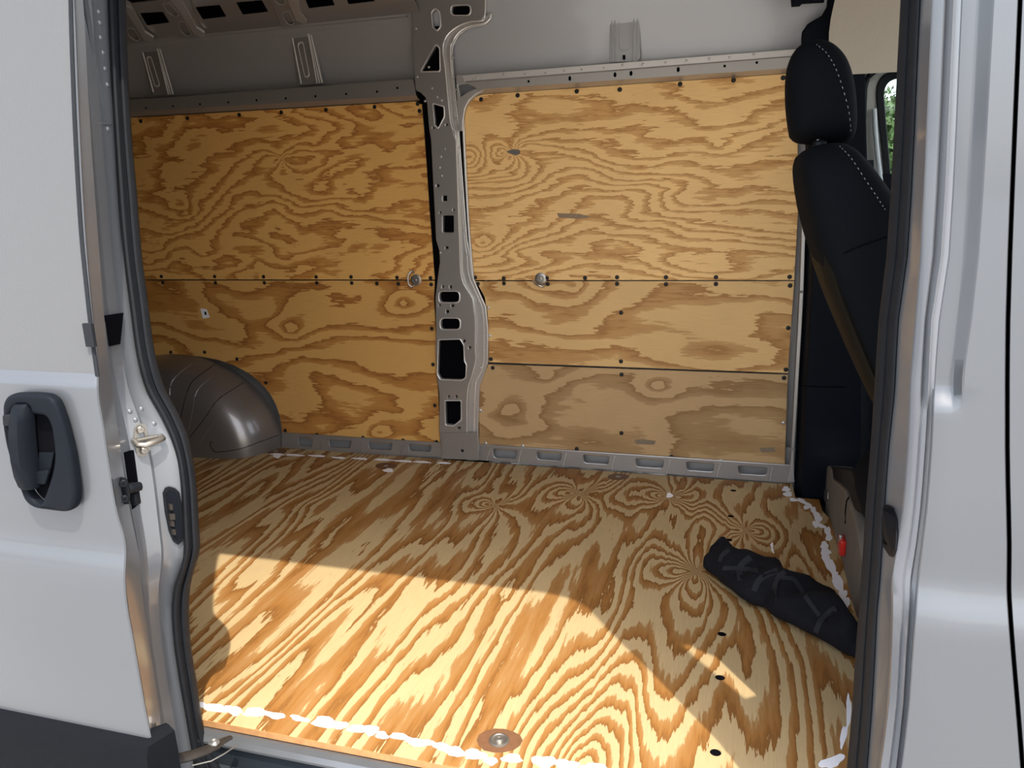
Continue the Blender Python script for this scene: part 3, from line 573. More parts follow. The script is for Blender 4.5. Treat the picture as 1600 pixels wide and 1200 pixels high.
# rear door post: jamb surface from the outer skin to the seal
ys = list(range(-60, 1206, 15))
def jl_(f, y): return .20 * max(onY(f(y), y, -.05).z - .90, 0)      # the body side leans in above the belt
def jcol(t, Y, dx=0): return [onY(lerp(f1(y), f3(y), t) + dx, y, Y + jl_(f1, y)) for y in ys]
jc = [jcol(-.12, -.152), jcol(0.0, -.15), jcol(.10, -.135), jcol(.18, -.120), jcol(.5, -.095), jcol(.55, -.085), jcol(.8, -.06), jcol(1.0, -.045), [onY(f3(y) + 6, y, -.03 + jl_(f3, y)) for y in ys]]
jm = obj('jamb', loft('jamb', [tall(c) for c in jc], ang=30), MT['jamb'], wn_); jm['label'] = 'silver painted rear post of the doorway'
jtree = bvh(jm.data)
def seal(name, fa, fb, Ya, Yb, ys, bul, parent, m, ln=0.0):
    pr = [(0, 0), (.04, .55), (.14, .9), (.27, 1.0), (.40, .8), (.47, .38), (.52, .36), (.58, .72), (.72, .85), (.86, .7), (.95, .45), (1.0, 0)]
    cols = []
    for t, h in pr:
        cols.append(tall([onY(lerp(fa(y), fb(y), t), y, lerp(Ya, Yb, t) - h * bul + ln * jl_(fa, y)) for y in ys]))
    cols.append(tall([onY(lerp(fa(y), fb(y), .98), y, Yb + .03 + ln * jl_(fa, y)) for y in ys]))
    return obj(name, loft(name, cols, ang=50), m, parent)
sl_ = seal('door_seal', f3, f4, -.045, -.012, ys, .020, wn_, MT['rubber'], 1.0); sl_['label'] = 'black rubber seal along the rear post'
def on_jamb(px, py, off=0.0):
    h, n = cast(jtree, px, py)
    if h is None: return onY(px, py, -.1)
    if n.dot(ray(px, py)) > 0: n = -n
    return h + n * off
# recess pocket, dimples, brackets on the jamb
def patch(name, pxs, off, m, parent, thick=.004, tree=None):
    n = len(pxs); top = [on_jamb(x, y, off) for x, y in pxs]; nn = (top[1] - top[0]).cross(top[2] - top[0]).normalized()
    if nn.dot(fw) > 0: nn = -nn
    bot = [p - nn * thick for p in top]
    f = [tuple(range(n)), tuple(range(2 * n - 1, n - 1, -1))] + [(i, (i + 1) % n, (i + 1) % n + n, i + n) for i in range(n)]
    return obj(name, mesh(name, top + bot, f, 30), m, parent)
patch('jamb_pocket', [(163, 493), (189, 489), (184, 538), (169, 541)], .0015, MT['hole'], jm)
patch('jamb_slot', [(193, 707), (209, 703), (220, 785), (206, 796)], .0015, MT['hole'], jm)
patch('seam_bead', [(148, 190.5), (174, 193), (174, 195.5), (148, 193)], .002, MT['jamb'], jm, .002)
weld_j = weld.copy(); weld_j.materials.clear(); weld_j.materials.append(MT['jamb'])
for p in [(154, 18), (156, 35), (157, 58), (161, 82), (164, 107), (168, 132), (168, 201), (203, 643), (221, 639), (212, 656), (241, 662)]:
    o = obj('weld_dimple', weld_j, None, jm, on_jamb(*p, .0)); o.rotation_euler = (0, 0, rad(70))
# striker: bent steel loop on a bolted plate
strk = patch('striker_plate', [(209, 678), (210, 667), (217, 661), (225, 663), (229, 672), (229, 692), (232, 702), (229, 711), (221, 714), (214, 710), (211, 700), (208, 692)], .004, MT['steel'], wn_, .005)
strk['label'] = 'steel door striker plate'
p0, p1, p2, p3 = on_jamb(210, 691, .004), on_jamb(221, 691, .012), on_jamb(253, 683, .012), on_jamb(243, 681, .004)
obj('striker_loop', tube('loop', [on_jamb(209, 689, .004), on_jamb(213, 692, .022), on_jamb(222, 692, .026), on_jamb(240, 687, .026), on_jamb(251, 684, .024), on_jamb(249, 682, .006)], .0065, 8), MT['steel'], strk)
obj('striker_bar', tube('bar', [on_jamb(207, 688, .008), on_jamb(240, 682, .012)], .004, 8), MT['steel'], strk)
scr = lathe('striker_screw', [(.0075, 0), (.0075, .003), (.006, .0045), (.003, .0045), (.003, .002)], 12, 'Y'); scr.materials.append(MT['steel']); scr_b = scr.copy(); scr_b.materials.clear(); scr_b.materials.append(MT['black'])
for p in [(218, 671), (224, 703)]:
    o = obj('striker_screw', scr, None, strk, on_jamb(*p, .005)); o.rotation_euler = (0, 0, rad(60))
# contact block
cb = patch('contact_block', [(254, 770), (258, 762), (264, 760), (274, 762), (280, 768), (284, 790), (286, 825), (284, 844), (277, 850), (269, 845), (263, 830), (257, 800)], .006, MT['black'], wn_, .008); cb['label'] = 'black electrical contact block on the door post'
patch('contact_rim', [(257, 772), (262, 765), (270, 765), (276, 771), (280, 800), (282, 835), (277, 845), (270, 840), (265, 826), (260, 798)], .008, MT['handle'], cb, .003)
for (x, y) in [(264, 789), (264, 805), (266, 815), (268, 828)]:
    patch('contact_pin', [(x - 4, y - 4), (x + 4, y - 5), (x + 5, y + 4), (x - 3, y + 5)], .014, MT['grease'], cb, .008)

# front door post (B post): lofted sheet from the seal to the cab door gap
yr = [-40, 0, 100, 200, 300, 400, 500, 560, 590, 600, 608, 616, 624, 632, 640, 648, 660, 700, 760, 800, 850, 880, 900, 910, 920, 935, 950, 970, 990, 1005, 1030, 1060, 1100, 1150, 1200, 1240]
def E(pts): return interp(pts)
sL = E([(1407, 0), (1385, 400), (1373, 500), (1366, 610), (1360, 700), (1352, 800), (1349, 850), (1344, 920), (1342, 950), (1336, 1030), (1332, 1100), (1323, 1200)])
sR = E([(1438, 0), (1418, 400), (1404, 500), (1398, 610), (1389, 700), (1382, 800), (1379, 850), (1374, 920), (1371, 950), (1367, 1030), (1363, 1100), (1355, 1200)])
eJ = E([(1456, 0), (1438, 400), (1430, 500), (1422, 600), (1421, 630), (1418, 700), (1410, 800), (1403, 850), (1393, 920), (1393, 950), (1391, 1030), (1387, 1100), (1374, 1200)])
g1 = E([(1490, 0), (1470, 400), (1455, 500), (1450, 610), (1445, 700), (1437, 800), (1431, 850), (1421, 920), (1420, 950), (1415, 1030), (1411, 1100), (1400, 1200)])
g2 = E([(1502, 0), (1482, 400), (1467, 500), (1459, 610), (1455, 700), (1447, 800), (1441, 850), (1433, 920), (1431, 950), (1425, 1030), (1420, 1100), (1408, 1200)])
b1 = E([(1532, 0), (1509, 400), (1497, 500), (1488, 600), (1488, 700), (1480, 900), (1470, 1200)])
b2 = E([(1552, 0), (1528, 400), (1517, 500), (1505, 600), (1505, 700), (1500, 900), (1490, 1200)])
gp = E([(1591, 0), (1575, 400), (1572, 500), (1571, 610), (1571, 700), (1573, 800), (1574, 850), (1573.5, 920), (1575, 950), (1581, 1030), (1587, 1100), (1595, 1200)])
def sstep(a, b_, x): t = min(max((x - a) / (b_ - a), 0), 1); return t * t * (3 - 2 * t)
def bulge(z):   # body-side crease: the skin steps outwards below the belt crease
    return -.006 * sstep(.72, .66, z) * (1 - sstep(.66, .62, z)) * 0 + .004 * sstep(.75, .66, z) - .022 * sstep(.655, .56, z) + .010 * sstep(.50, .10, z)
def ycol(fx, Y, rel=1.0, extra=None):
    out = []
    for y in yr:
        z = onY(fx(y), y, Y).z; out.append(onY(fx(y), y, Y + bulge(z) * rel + (extra(y) if extra else 0)))
    return out
ch_d = lambda y: .018 * (1 - sstep(600, 648, y))                     # the pressed channel fades out at the belt
cols = [ycol(sR, -.035, 0), ycol(lambda y: sR(y) + 2, -.04, 0), ycol(lambda y: eJ(y) - 1.5, -.128, 0), ycol(eJ, -.133, .3), ycol(lambda y: lerp(eJ(y), g1(y), .1), -.136, .5),
        ycol(lambda y: lerp(eJ(y), g1(y), .55), -.144, .6), ycol(lambda y: lerp(eJ(y), g1(y), .65), -.140, .6, lambda y: .006 * (1 - sstep(610, 650, y))), ycol(g1, -.146, .8), ycol(lambda y: lerp(g1(y), g2(y), .25), -.138, .8), ycol(lambda y: lerp(g1(y), g2(y), .8), -.140, 1), ycol(g2, -.158, 1, ch_d), ycol(lambda y: g2(y) + 2, -.160, 1, ch_d)]
sk = [ycol(lambda y: g2(y) + 2, -.160, 1, ch_d), ycol(lambda y: lerp(g2(y), b1(y), .5), -.162, 1, ch_d), ycol(lambda y: b1(y) - 2, -.162, 1, ch_d), ycol(lambda y: b1(y) + 2, -.162, 1, lambda y: ch_d(y) * .9), ycol(lambda y: b2(y) - 2, -.162, 1, lambda y: .1 * ch_d(y)), ycol(lambda y: b2(y) + 2, -.162), ycol(lambda y: lerp(b2(y), gp(y), .6), -.162), ycol(lambda y: gp(y) - 1.5, -.162), ycol(gp, -.157)]
obj('gap_shade', loft('gap_shade', [tall(ycol(lambda y: gp(y) - .5, -.156)), tall(ycol(lambda y: gp(y) + .3, -.11)), tall(ycol(lambda y: gp(y) + 5.0, -.11)), tall(ycol(lambda y: gp(y) + 5.8, -.155))]), MT['hole'], wn_)  # dark strip in the door gap, its shade put into the colour
bp = obj('front_post', loft('front_post', [tall(c) for c in cols], ang=28), MT['jamb'], wn_); bp['label'] = 'inner return of the front door post'
bs = obj('front_post_skin', loft('front_post_skin', [tall(c) for c in sk], ang=28), MT['silver'], wn_); bs['label'] = 'silver outer skin of the front door post'
s2 = seal('door_seal', sR, sL, -.035, .02, yr, .012, wn_, MT['rubber']); s2['label'] = 'black rubber seal along the front post'
jtree = bvh(bp.data)
gr = patch('rubber_grommet', [(1381, 800), (1385, 792), (1391, 792), (1399, 797), (1404, 812), (1404, 835), (1402, 860), (1397, 871), (1391, 869), (1384, 858), (1381, 835)], .0015, MT['rubber'], wn_, .004)
patch('grommet_cup', [(1385, 808), (1389, 799), (1394, 800), (1398, 812), (1398, 838), (1393, 852), (1388, 850), (1385, 835)], .004, MT['hole'], gr, .003)
gr.data.materials.clear(); gr.data.materials.append(MT['black'])
jtree = bvh(jm.data)

# cab door beyond the gap
fd = thing('cab_door', 'silver front passenger door beyond the narrow dark gap', 'door', (.9, -.16, -.3))
cd_c = [ycol(lambda y: gp(y) + 5.5, -.156), ycol(lambda y: gp(y) + 7, -.162)]
xs_end = 1.75
tail = [[Vector((lerp(p.x, xs_end, t), p.y, p.z)) for p in cd_c[-1]] for t in (.03, .08)]
cdo = obj('door_skin', loft('door_skin', [tall(c) for c in cd_c + tail], ang=28), MT['silver'], fd)
obj('door_panel', plate('door_panel', [(.40, -.25), (1.75, -.25), (1.75, 1.0), (1.45, 1.75), (.40, 1.75), (.42, 1.42), (.46, 1.36), (.475, 1.15), (.44, 1.02), (.40, .98)], [rounded([(.524, 1.13), (1.62, .97), (1.36, 1.66), (.524, 1.66)], .03)], FY(-.10), .03, .004), MT['silver'], fd)  # unseen panel: rear edge and window cut shaped to pass thin sun slivers
obj('window_pane', plate('pane', [(.515, 1.12), (1.63, .96), (1.37, 1.67), (.515, 1.67)], [], FY(-.105), .003), MT['glass'], fd)

# ================================================================== SLIDING DOOR
sdr = thing('sliding_door', 'silver sliding door pushed back, with perforated window film and dark handle', 'door', (-1.5, -.25, -.3))
DY = -.28
D1 = [(112, -60), (116, 0), (122, 150), (131, 330), (143, 480), (154, 588), (154, 610), (162, 665), (172, 735), (184, 805), (195, 842), (197, 862), (195.5, 905), (201, 960), (210, 1007), (227, 1106), (237, 1155), (248, 1205)]
D2 = [(124, -60), (130, 0), (138, 150), (150, 330), (163, 500), (172, 590), (180, 640), (188, 700), (200, 780), (214, 850), (218, 870), (223, 930), (233, 1007), (246, 1090), (254, 1150), (262, 1205)]
d1, d2 = interp(D1), interp(D2)
yd = list(range(-60, 560, 40)) + [575, 585, 590, 596, 602, 610, 625, 645, 670, 700, 730, 760, 790, 805, 820, 830, 838, 846, 854, 862, 870, 880, 892, 905, 930, 960, 1000, 1050, 1100, 1150, 1205]
def lean(z): return .24 * max(z - .95, 0)
def dyo(z): return DY + lean(z) - .020 * sstep(.955, .925, z) + .003 * sstep(.70, .63, z) - .016 * sstep(.625, .56, z) + .014 * sstep(.52, .12, z)
def yfix(px, y):
    p = onY(px, y, DY)
    for _ in range(6): p = onY(px, y, dyo(p.z))
    return p.y
YF = [yfix(d1(y), y) for y in yd]
edge = [onY(d1(y), y, Yf) for y, Yf in zip(yd, YF)]
e_in = [onY(d1(y) - 3, y, Yf - .003) for y, Yf in zip(yd, YF)]
e_in2 = [onY(d1(y) - 6, y, Yf - .004) for y, Yf in zip(yd, YF)]
ret = [onY(d1(y) + 1.5, y, Yf + .010) for y, Yf in zip(yd, YF)]
ret2 = [onY(d2(y), y, -.205 + .75 * lean(onY(d2(y), y, -.205).z)) for y in yd]
back = [Vector((-2.35, p.y, p.z)) for p in e_in2]; mid_ = [Vector((-1.5, p.y, p.z)) for p in e_in2]
obj('door_skin', loft('door_skin', [tall(c, .24) for c in (back, mid_, e_in2, e_in, edge, ret)], ang=30), MT['silver'], sdr)
obj('door_return', loft('door_return', [tall(c) for c in (ret, ret2, [p + Vector((-.12, .0, 0)) for p in ret2])], ang=30), MT['jamb'], sdr)
# perforated film on the window
fv = Vector((0, .24, 1)).normalized(); FF = (Vector((0, DY - .008, .950)), Vector((1, 0, 0)), fv, Vector((1, 0, 0)).cross(fv))
fe = interp([(107, -60), (108, 0), (114, 180), (118, 260), (125, 370), (133, 450), (142, 530), (150, 588)])
fpx = [(fe(y), y) for y in range(-60, 581, 32)] + [(150, 588.5)]
fp2 = px2(fpx, FF); zb = fp2[-1][1]
film = obj('window_film', plate('film', [(-2.3, zb + .001)] + fp2[::-1] + [(fp2[0][0] + .01, fp2[0][1] + .4), (-2.3, fp2[0][1] + .4)], [], FF, .004), MT['film'], sdr); film['label'] = 'pale grey perforated film over the door window'
gk = [FF[0] + FF[1] * (p[0] + .002) + FF[2] * p[1] - FF[3] * .001 for p in fp2]
obj('window_gasket', tube('gasket', gk, .0035, 6), MT['rubber'], sdr)
obj('gasket_clip', box('clip', onY(137, 542, DY - .009) + Vector((-.004, 0, 0)), onY(143, 505, DY - .003) + Vector((.004, 0, 0))), MT['rubber'], sdr)
# handle
q = lambda x, y: (x / 4, 560 + y / 4)
HF = FY(-.330)
h_out = [q(*p) for p in [(65, 225), (180, 222), (285, 232), (330, 268), (350, 310), (382, 400), (432, 600), (465, 830), (462, 910), (440, 955), (395, 965), (210, 942), (150, 900), (60, 670), (12, 430), (10, 290), (30, 245)]]
h_in = [q(*p) for p in [(60, 330), (95, 290), (180, 295), (190, 350), (285, 362), (315, 430), (335, 590), (330, 680), (300, 790), (255, 915), (215, 905), (165, 850), (110, 720), (60, 540), (40, 420)]]
ho2 = rounded(px2(h_out, HF), .012); hi2 = rounded(px2(h_in, HF), .010)
hd = obj('handle_surround', plate('surround', ho2, [hi2], HF, .022, .007, 3), MT['handle'], sdr); hd['label'] = 'dark grey plastic door handle'
obj('handle_cup', plate('cup', [(a, c) for a, c in hi2], [], FY(-.310), .003), MT['hole'], hd)
hb = [q(*p) for p in [(240, 590), (335, 590), (310, 720), (262, 780), (235, 700)]]
obj('handle_shelf', pplate('shelf', hb, [], FY(-.316), .006, .002), MT['handle'], hd)
gcol = []
for (xl, xr_, y, dep) in [(95, 172, 285, .0), (88, 178, 310, .006), (90, 182, 380, .012), (98, 190, 500, .015), (110, 202, 620, .015), (122, 214, 720, .012), (132, 222, 790, .006), (140, 222, 815, .0)]:
    a, c = onY(*q(xl, y), -.328), onY(*q(xr_, y), -.328)
    gcol.append([a + Vector((0, .012, 0)), a + Vector((0, -dep * .6 - .002, 0)), lerp(a, c, .2) + Vector((0, -dep - .006, 0)), lerp(a, c, .8) + Vector((0, -dep - .006, 0)), c + Vector((0, -dep * .6 - .002, 0)), c + Vector((0, .012, 0))])
obj('handle_grip', loft('grip', [[r_[k] for r_ in gcol] for k in range(6)], closed=True, caps=True, ang=50), MT['handle'], hd)
lk = pplate('lock', [q(*p) for p in [(10, 355), (72, 345), (80, 425), (14, 425)]], [], FY(-.332), .012, .003, .004); obj('lock_cover', lk, MT['black'], hd)
obj('handle_thumb', pplate('thumb', [q(*p) for p in [(215, 710), (290, 700), (300, 720), (280, 790), (225, 790)]], [], FY(-.324), .008, .003, .004), MT['handle'], hd)
# lower cladding
zt = onY(0, 1107, -.30).z
cp = [(-.285, zt + .012), (-.296, zt + .010), (-.318, zt - .002), (-.326, zt - .02), (-.330, zt - .05), (-.33, -.30), (-.29, -.34)]
xe = [onY(236, 1153, -.29).x, onY(236, 1153, -.296).x, onY(230, 1157, -.318).x, onY(226, 1163, -.326).x, onY(225, 1170, -.33).x, onY(236, 1205, -.33).x - .02, onY(240, 1205, -.33).x - .02]
cl_ = [[Vector((lerp(-2.35, xx, i / 6), y, z)) for i in range(7)] for (y, z), xx in zip(cp, xe)]
cld = obj('lower_cladding', loft('cladding', cl_, ang=30), MT['cladding'], sdr); cld['label'] = 'black plastic cladding along the bottom of the door'
obj('cladding_end', loft('cl_end', [[c[-1] for c in cl_], [Vector((c[-1].x + .018, -.265, c[-1].z)) for c in cl_]], ang=40), MT['cladding'], sdr)
# latch pin, buffer, lower roller arm
p = onY(196, 765, -.235)
lb = obj('door_latch', tube('latch', [onY(187, 768, -.235), onY(196, 765, -.23), onY(207, 762, -.215), onY(219, 760, -.20)], [.010, .012, .010, .009], 8), MT['black'], sdr)
obj('latch_plate', tube('latch_plate', [onY(193, 748, -.238), onY(193, 757, -.236), onY(195, 775, -.236), onY(196, 787, -.238)], [.008, .012, .012, .008], 10, flat=.5, up=(0, 1, 0)), MT['black'], sdr)
obj('latch_block', box('latch_block', onY(203, 790, -.215), onY(219, 768, -.20), .003), MT['black'], sdr)
for pq in ((193, 755), (195, 779)):
    o = obj('latch_screw', scr_b, None, sdr, onY(*pq, -.246)); o.rotation_euler = (0, 0, rad(40))
arm = [onY(262, 1188, -.235), onY(290, 1183, -.20), onY(318, 1174, -.165), onY(335, 1167, -.13), onY(347, 1158, -.10), onY(360, 1152, -.075)]
ra = obj('roller_arm', tube('arm', arm, [.016, .016, .015, .014, .011, .008], 8, flat=.55), MT['grease'], sdr); ra['label'] = 'greasy steel lower roller arm'
o = obj('arm_bolt', lathe('arm_bolt', [(.012, 0), (.012, .003), (.008, .004), (.008, .009), (.004, .009), (.003, .006)], 10), MT['zinc'], sdr, onY(335, 1163, -.13) + Vector((0, 0, .003)))
obj('arm_cable', tube('cable', [onY(300, 1196, -.20), onY(330, 1189, -.165), onY(350, 1178, -.14), onY(371, 1164, -.10)], .0016, 6), MT['steel'], sdr)
obj('hinge_bracket', pplate('bracket', [(240, 1146), (258, 1151), (261, 1160), (250, 1170), (246, 1178), (240, 1165)], [], FY(-.262), .02, .004), MT['cream'], sdr)
obj('hinge_tab', pplate('tab', [(235, 1138), (243, 1128), (247, 1140), (246, 1150), (238, 1150)], [], FY(-.262), .004, .001), MT['steel'], sdr)

# ================================================================== CAB: trim, headliner, driver door
wc = struct('wall_cab', None, None, 'cab side trim of the van')
tl = E([(1262, 250), (1260, 320), (1256, 455), (1248, 600), (1243, 700), (1241, 748), (1240, 776)])
yt = [250, 320, 390, 455, 520, 575, 600, 660, 700, 712, 740, 765, 778]
tc = [[onY(tl(y), y, 1.90) for y in yt], [onY(tl(y) + 6, y, 1.86) for y in yt], [onY(tl(y) + 11, y, 1.80 if y < 708 else 1.775) for y in yt], [onY(tl(y) + 13, y, 1.79 if y < 708 else 1.765) for y in yt], [onY(1300, y, 1.785 if y < 708 else 1.76) for y in yt], [onY(1345, y, 1.79) for y in yt], [onY(1365, y, 1.93) for y in yt]]
tr = obj('pillar_trim', loft('pillar_trim', tc, ang=30), MT['trimdark'], wc); tr['label'] = 'black plastic lower trim of the cab pillar'
obj('trim_seam', tube('seam', [onY(1252, 602, 1.796), onY(1275, 604, 1.783), onY(1320, 605, 1.783)], .002, 6), MT['hole'], tr)
obj('trim_upper', pplate('trim_upper', [(1253, 90), (1253, 60), (1254, 48), (1262, 37), (1284, 24), (1293, 8), (1297, -40), (1312, -40), (1304, 20), (1298, 60), (1297, 100), (1330, 112), (1352, 112), (1356, 280), (1262, 280)], [], FY(1.84), .05, .006), MT['trimdark'], wc)
obj('roof_bracket', pplate('bracket', [(1234, -30), (1290, -30), (1288, 2), (1254, 4), (1250, 8), (1237, 9)], [], FY(1.80), .03, .004), MT['trimdark'], wc)
hlr = []
for t in range(9):
    k = t / 8; row = []
    for i in range(9):
        py = -60 + (118 + 60) * i / 8 - (9 * k if i == 8 else 0); xl = lerp(1314, 1295, sstep(-60, 60, py)); px = lerp(xl, 1470, k)
        row.append(onY(px, py, 1.82 + .05 * k - .09 * (1 - i / 8) ** 1.5 * 1.0))
    hlr.append(row)
obj('headliner', loft('headliner', hlr, ang=60), MT['liner'], wc)
obj('cab_roof', box('cab_roof', (.35, -.1, 2.02), (1.75, 1.9, 2.06)), MT['liner'], ceil)
wfr = struct('wall_front', None, None, 'dashboard end of the cab')
obj('cab_side', box('cab_side', (.30, 1.93, -.15), (.62, 1.95, 1.25)), MT['trimdark'], wc)
obj('firewall', box('firewall', (2.25, -.1, -.12), (2.3, 1.95, .85)), MT['trimdark'], wfr)
obj('dashboard', box('dashboard', (1.75, 0.0, .35), (2.25, 1.85, .85), .06), MT['trimdark'], wfr)
dd = thing('driver_door', 'driver door with pale inner frame and black window gasket beyond the seat', 'door', (.9, 1.96, -.1))
DF = FY(1.955)
w_out = [(1381.5, 150), (1383, 138), (1388, 129), (1398, 123), (1420, 120), (1600, 112), (1640, 300), (1393, 284)]
g_out = [(1369, 150), (1371, 130), (1378, 119), (1392, 111), (1420, 108), (1620, 98), (1660, 320), (1386, 310)]
f_out = [(1345, 320), (1347, 240), (1350, 160), (1352, 132), (1360, 117), (1376, 107), (1400, 102.5), (1640, 90), (1700, 330), (1700, 900), (1335, 900)]
gh = rounded(px2(g_out, DF), .02); wh = rounded(px2(w_out, FY(1.945)), .02)
obj('door_frame', plate('door_frame', rounded(px2(f_out, DF), .01), [gh], DF, .03, .004), MT['doorgrey'], dd)
obj('window_gasket', plate('window_gasket', rounded(px2(g_out, FY(1.945)), .02), [wh], FY(1.945), .025, .004), MT['black'], dd)
obj('frame_seal', tube('frame_seal', [onY(v.x, v.y, 1.935) for v in dense([(1344, 330, 0), (1347, 240, 0), (1350, 160, 0), (1352, 132, 0), (1360, 117, 0), (1376, 107, 0), (1400, 102, 0), (1440, 99, 0), (1500, 96, 0)], 4)], .010, 8), MT['rubber'], dd)
obj('frame_ridge', tube('frame_ridge', [onY(v.x, v.y, 1.935) for v in dense([(1366, 170, 0), (1369, 220, 0), (1376, 280, 0), (1381, 310, 0)], 4)], .009, 8), plain('bluish_plastic', (.42, .47, .48), .35), dd)
obj('window_pane', plate('window_pane', wh, [], FY(1.965), .003), MT['glass'], dd)
# seat pedestal cover, red buckle
PX = FX(.372)
ped = thing('seat_pedestal', 'taupe plastic pedestal cover beside the edge of the plywood', 'pedestal', (.42, 1.3, -.1))
pp = [(1287, 742), (1292, 727), (1297, 733), (1299, 748), (1310, 756), (1321, 766), (1326, 780), (1335, 806), (1341, 845), (1348, 880), (1352, 930), (1352, 965), (1338, 965), (1330, 940), (1322, 905), (1304, 835), (1296, 815), (1290, 806)]
obj('cover', pplate('cover', pp, [], PX, .10, .008), MT['taupe'], ped)
obj('badge', pplate('badge', [(1287, 770), (1290, 762), (1293, 768), (1293, 780), (1289, 785), (1287, 780)], [], FX(.369), .004, .001, .004), MT['steel'], ped)
obj('cover_groove', tube('groove', [onX(x, y, .371) for x, y in [(1326, 777), (1323, 783), (1321, 800), (1321, 818)]], .0025, 6), MT['hole'], ped)
cap = obj('pedestal_cap', pplate('cap', [(1295, 728), (1330, 735), (1350, 800), (1344, 802), (1334, 796), (1326, 770), (1312, 755), (1298, 746)], [], FX(.38), .12, .006), MT['black'], ped)
rb = thing('seat_buckle', 'small red buckle against the pedestal by the plywood edge', 'buckle', onZ(1318, 862, -.06))
c0 = onX(1317, 850, .366)
obj('housing', box('housing', c0 + Vector((-.012, -.03, -.03)), c0 + Vector((.006, .03, .022)), .004), MT['red'], rb)
obj('tongue', box('tongue', c0 + Vector((-.014, -.012, .010)), c0 + Vector((-.004, .002, .034)), .002), MT['zinc'], rb)

# ================================================================== SEATS
st_ = thing('passenger_seat', 'black fabric passenger seat with pale stitching beside the doorway', 'seat', (.35, .5, -.1))
SY = .5
def prof_at(pxs, n=3): return [(v.x, v.z) for v in [onY(w.x, w.y, SY) for w in dense([(a, c, 0) for a, c in pxs + pxs[:1]], n)[:-1]]]
hp = prof_at([(1234, 214), (1229, 180), (1227, 142), (1230, 105), (1242, 80), (1262, 68), (1285, 67), (1305, 78), (1321, 100), (1331, 135), (1335, 175), (1334, 205), (1325, 221), (1300, 226), (1270, 226), (1245, 223)])
hr_ = obj('headrest', pillow('headrest', hp, SY, .27, 3.2, 22, .06), MT['seatfab'], st_)
bpx = [(1246, 244), (1262, 232), (1285, 226), (1308, 226), (1326, 236), (1352, 266), (1392, 325), (1425, 385), (1452, 450), (1470, 520), (1485, 600), (1485, 690), (1460, 720), (1410, 700), (1375, 640), (1350, 588), (1322, 525), (1292, 452), (1266, 385), (1249, 320), (1242, 266)]
bk = obj('backrest', pillow('backrest', prof_at(bpx), SY, .50, 5, 26, .03), MT['seatfab'], st_)
htree, btree = bvh(hr_.data), bvh(bk.data)
def stitches(pts, tree, parent, n=10):
    P = [cast(tree, v.x, v.y) for v in dense([(x, y, 0) for x, y in pts], n)]
    P = [h - ray(0, 0) * 0 + (nn if nn.dot(fw) < 0 else -nn) * .0008 for h, nn in P if h]
    for i in range(0, len(P) - 1, 2): obj('stitch', tube('stitch', [P[i], lerp(P[i], P[i + 1], .75)], .0008, 5), MT['stitch'], parent)
stitches([(1276, 70), (1292, 84), (1306, 108), (1317, 140), (1326, 175), (1329, 205)], htree, hr_, 7)
stitches([(1312, 229), (1330, 248), (1350, 278), (1370, 308), (1384, 330)], btree, bk, 8)
P = [cast(btree, v.x, v.y)[0] for v in dense([(1318, 396, 0), (1340, 386, 0), (1365, 377, 0), (1400, 365, 0)], 4)]
obj('cover_seam', tube('seam', [p_ for p_ in P if p_], .0018, 6), MT['hole'], bk)
sh_px = [(1249, 322), (1266, 387), (1292, 454), (1322, 527), (1350, 590), (1375, 642)]
shl = []
for k, (dy_, dx) in enumerate([(-.215, 18), (-.222, 8), (-.21, 0), (-.10, -4), (.10, -4), (.21, 0), (.222, 8), (.215, 18)]):
    dn = dense([(a, c, 0) for a, c in sh_px], 3); shl.append([onY(v.x + dx + 16 * (1 - sstep(0, 6, q_)), v.y, SY) + Vector((0, dy_ * (1 - .06 * (1 - sstep(0, 6, q_))), 0)) for q_, v in enumerate(dn)])
obj('back_shell', loft('back_shell', shl, ang=60), MT['seatshell'], st_)
for dy_ in (-.07, .07):
    a = onY(1275, 222, SY); obj('headrest_post', tube('post', [a + Vector((0, dy_, -.03)), a + Vector((-.003, dy_, .03))], .006, 10), MT['zinc'], st_)
    obj('post_guide', lathe('guide', [(.014, 0), (.014, .008), (.010, .012)], 12), MT['black'], st_, onY(1276, 229, SY) + Vector((0, dy_, -.002)))
cush = [(.33, .42), (.30, .50), (.33, .57), (.45, .585), (.70, .60), (.82, .585), (.85, .53), (.82, .46), (.70, .42)]
obj('cushion', pillow('cushion', [(v.x, v.z) for v in dense([(a, 0, c) for a, c in cush + cush[:1]], 3)[:-1]], SY, .50, 6, 16, .02), MT['seatfab'], st_)
obj('seat_base', box('seat_base', (.42, SY - .20, -.10), (.78, SY + .20, .43), .02), MT['trimdark'], st_)
dv = st_.copy(); COL.objects.link(dv); dv.name = 'driver_seat'; dv.location = (.35 + .48, 1.42, -.1); dv['label'] = 'black fabric driver seat behind the passenger seat'
def copy_kids(src, dst):
    for ch_ in list(src.children):
        if ch_.name.startswith(('stitch', 'cover_seam')): continue
        c = ch_.copy(); COL.objects.link(c); inv = ch_.matrix_parent_inverse.copy(); c.parent = dst; c.matrix_parent_inverse = inv; copy_kids(ch_, c)
bpy.context.view_layer.update()
copy_kids(st_, dv)

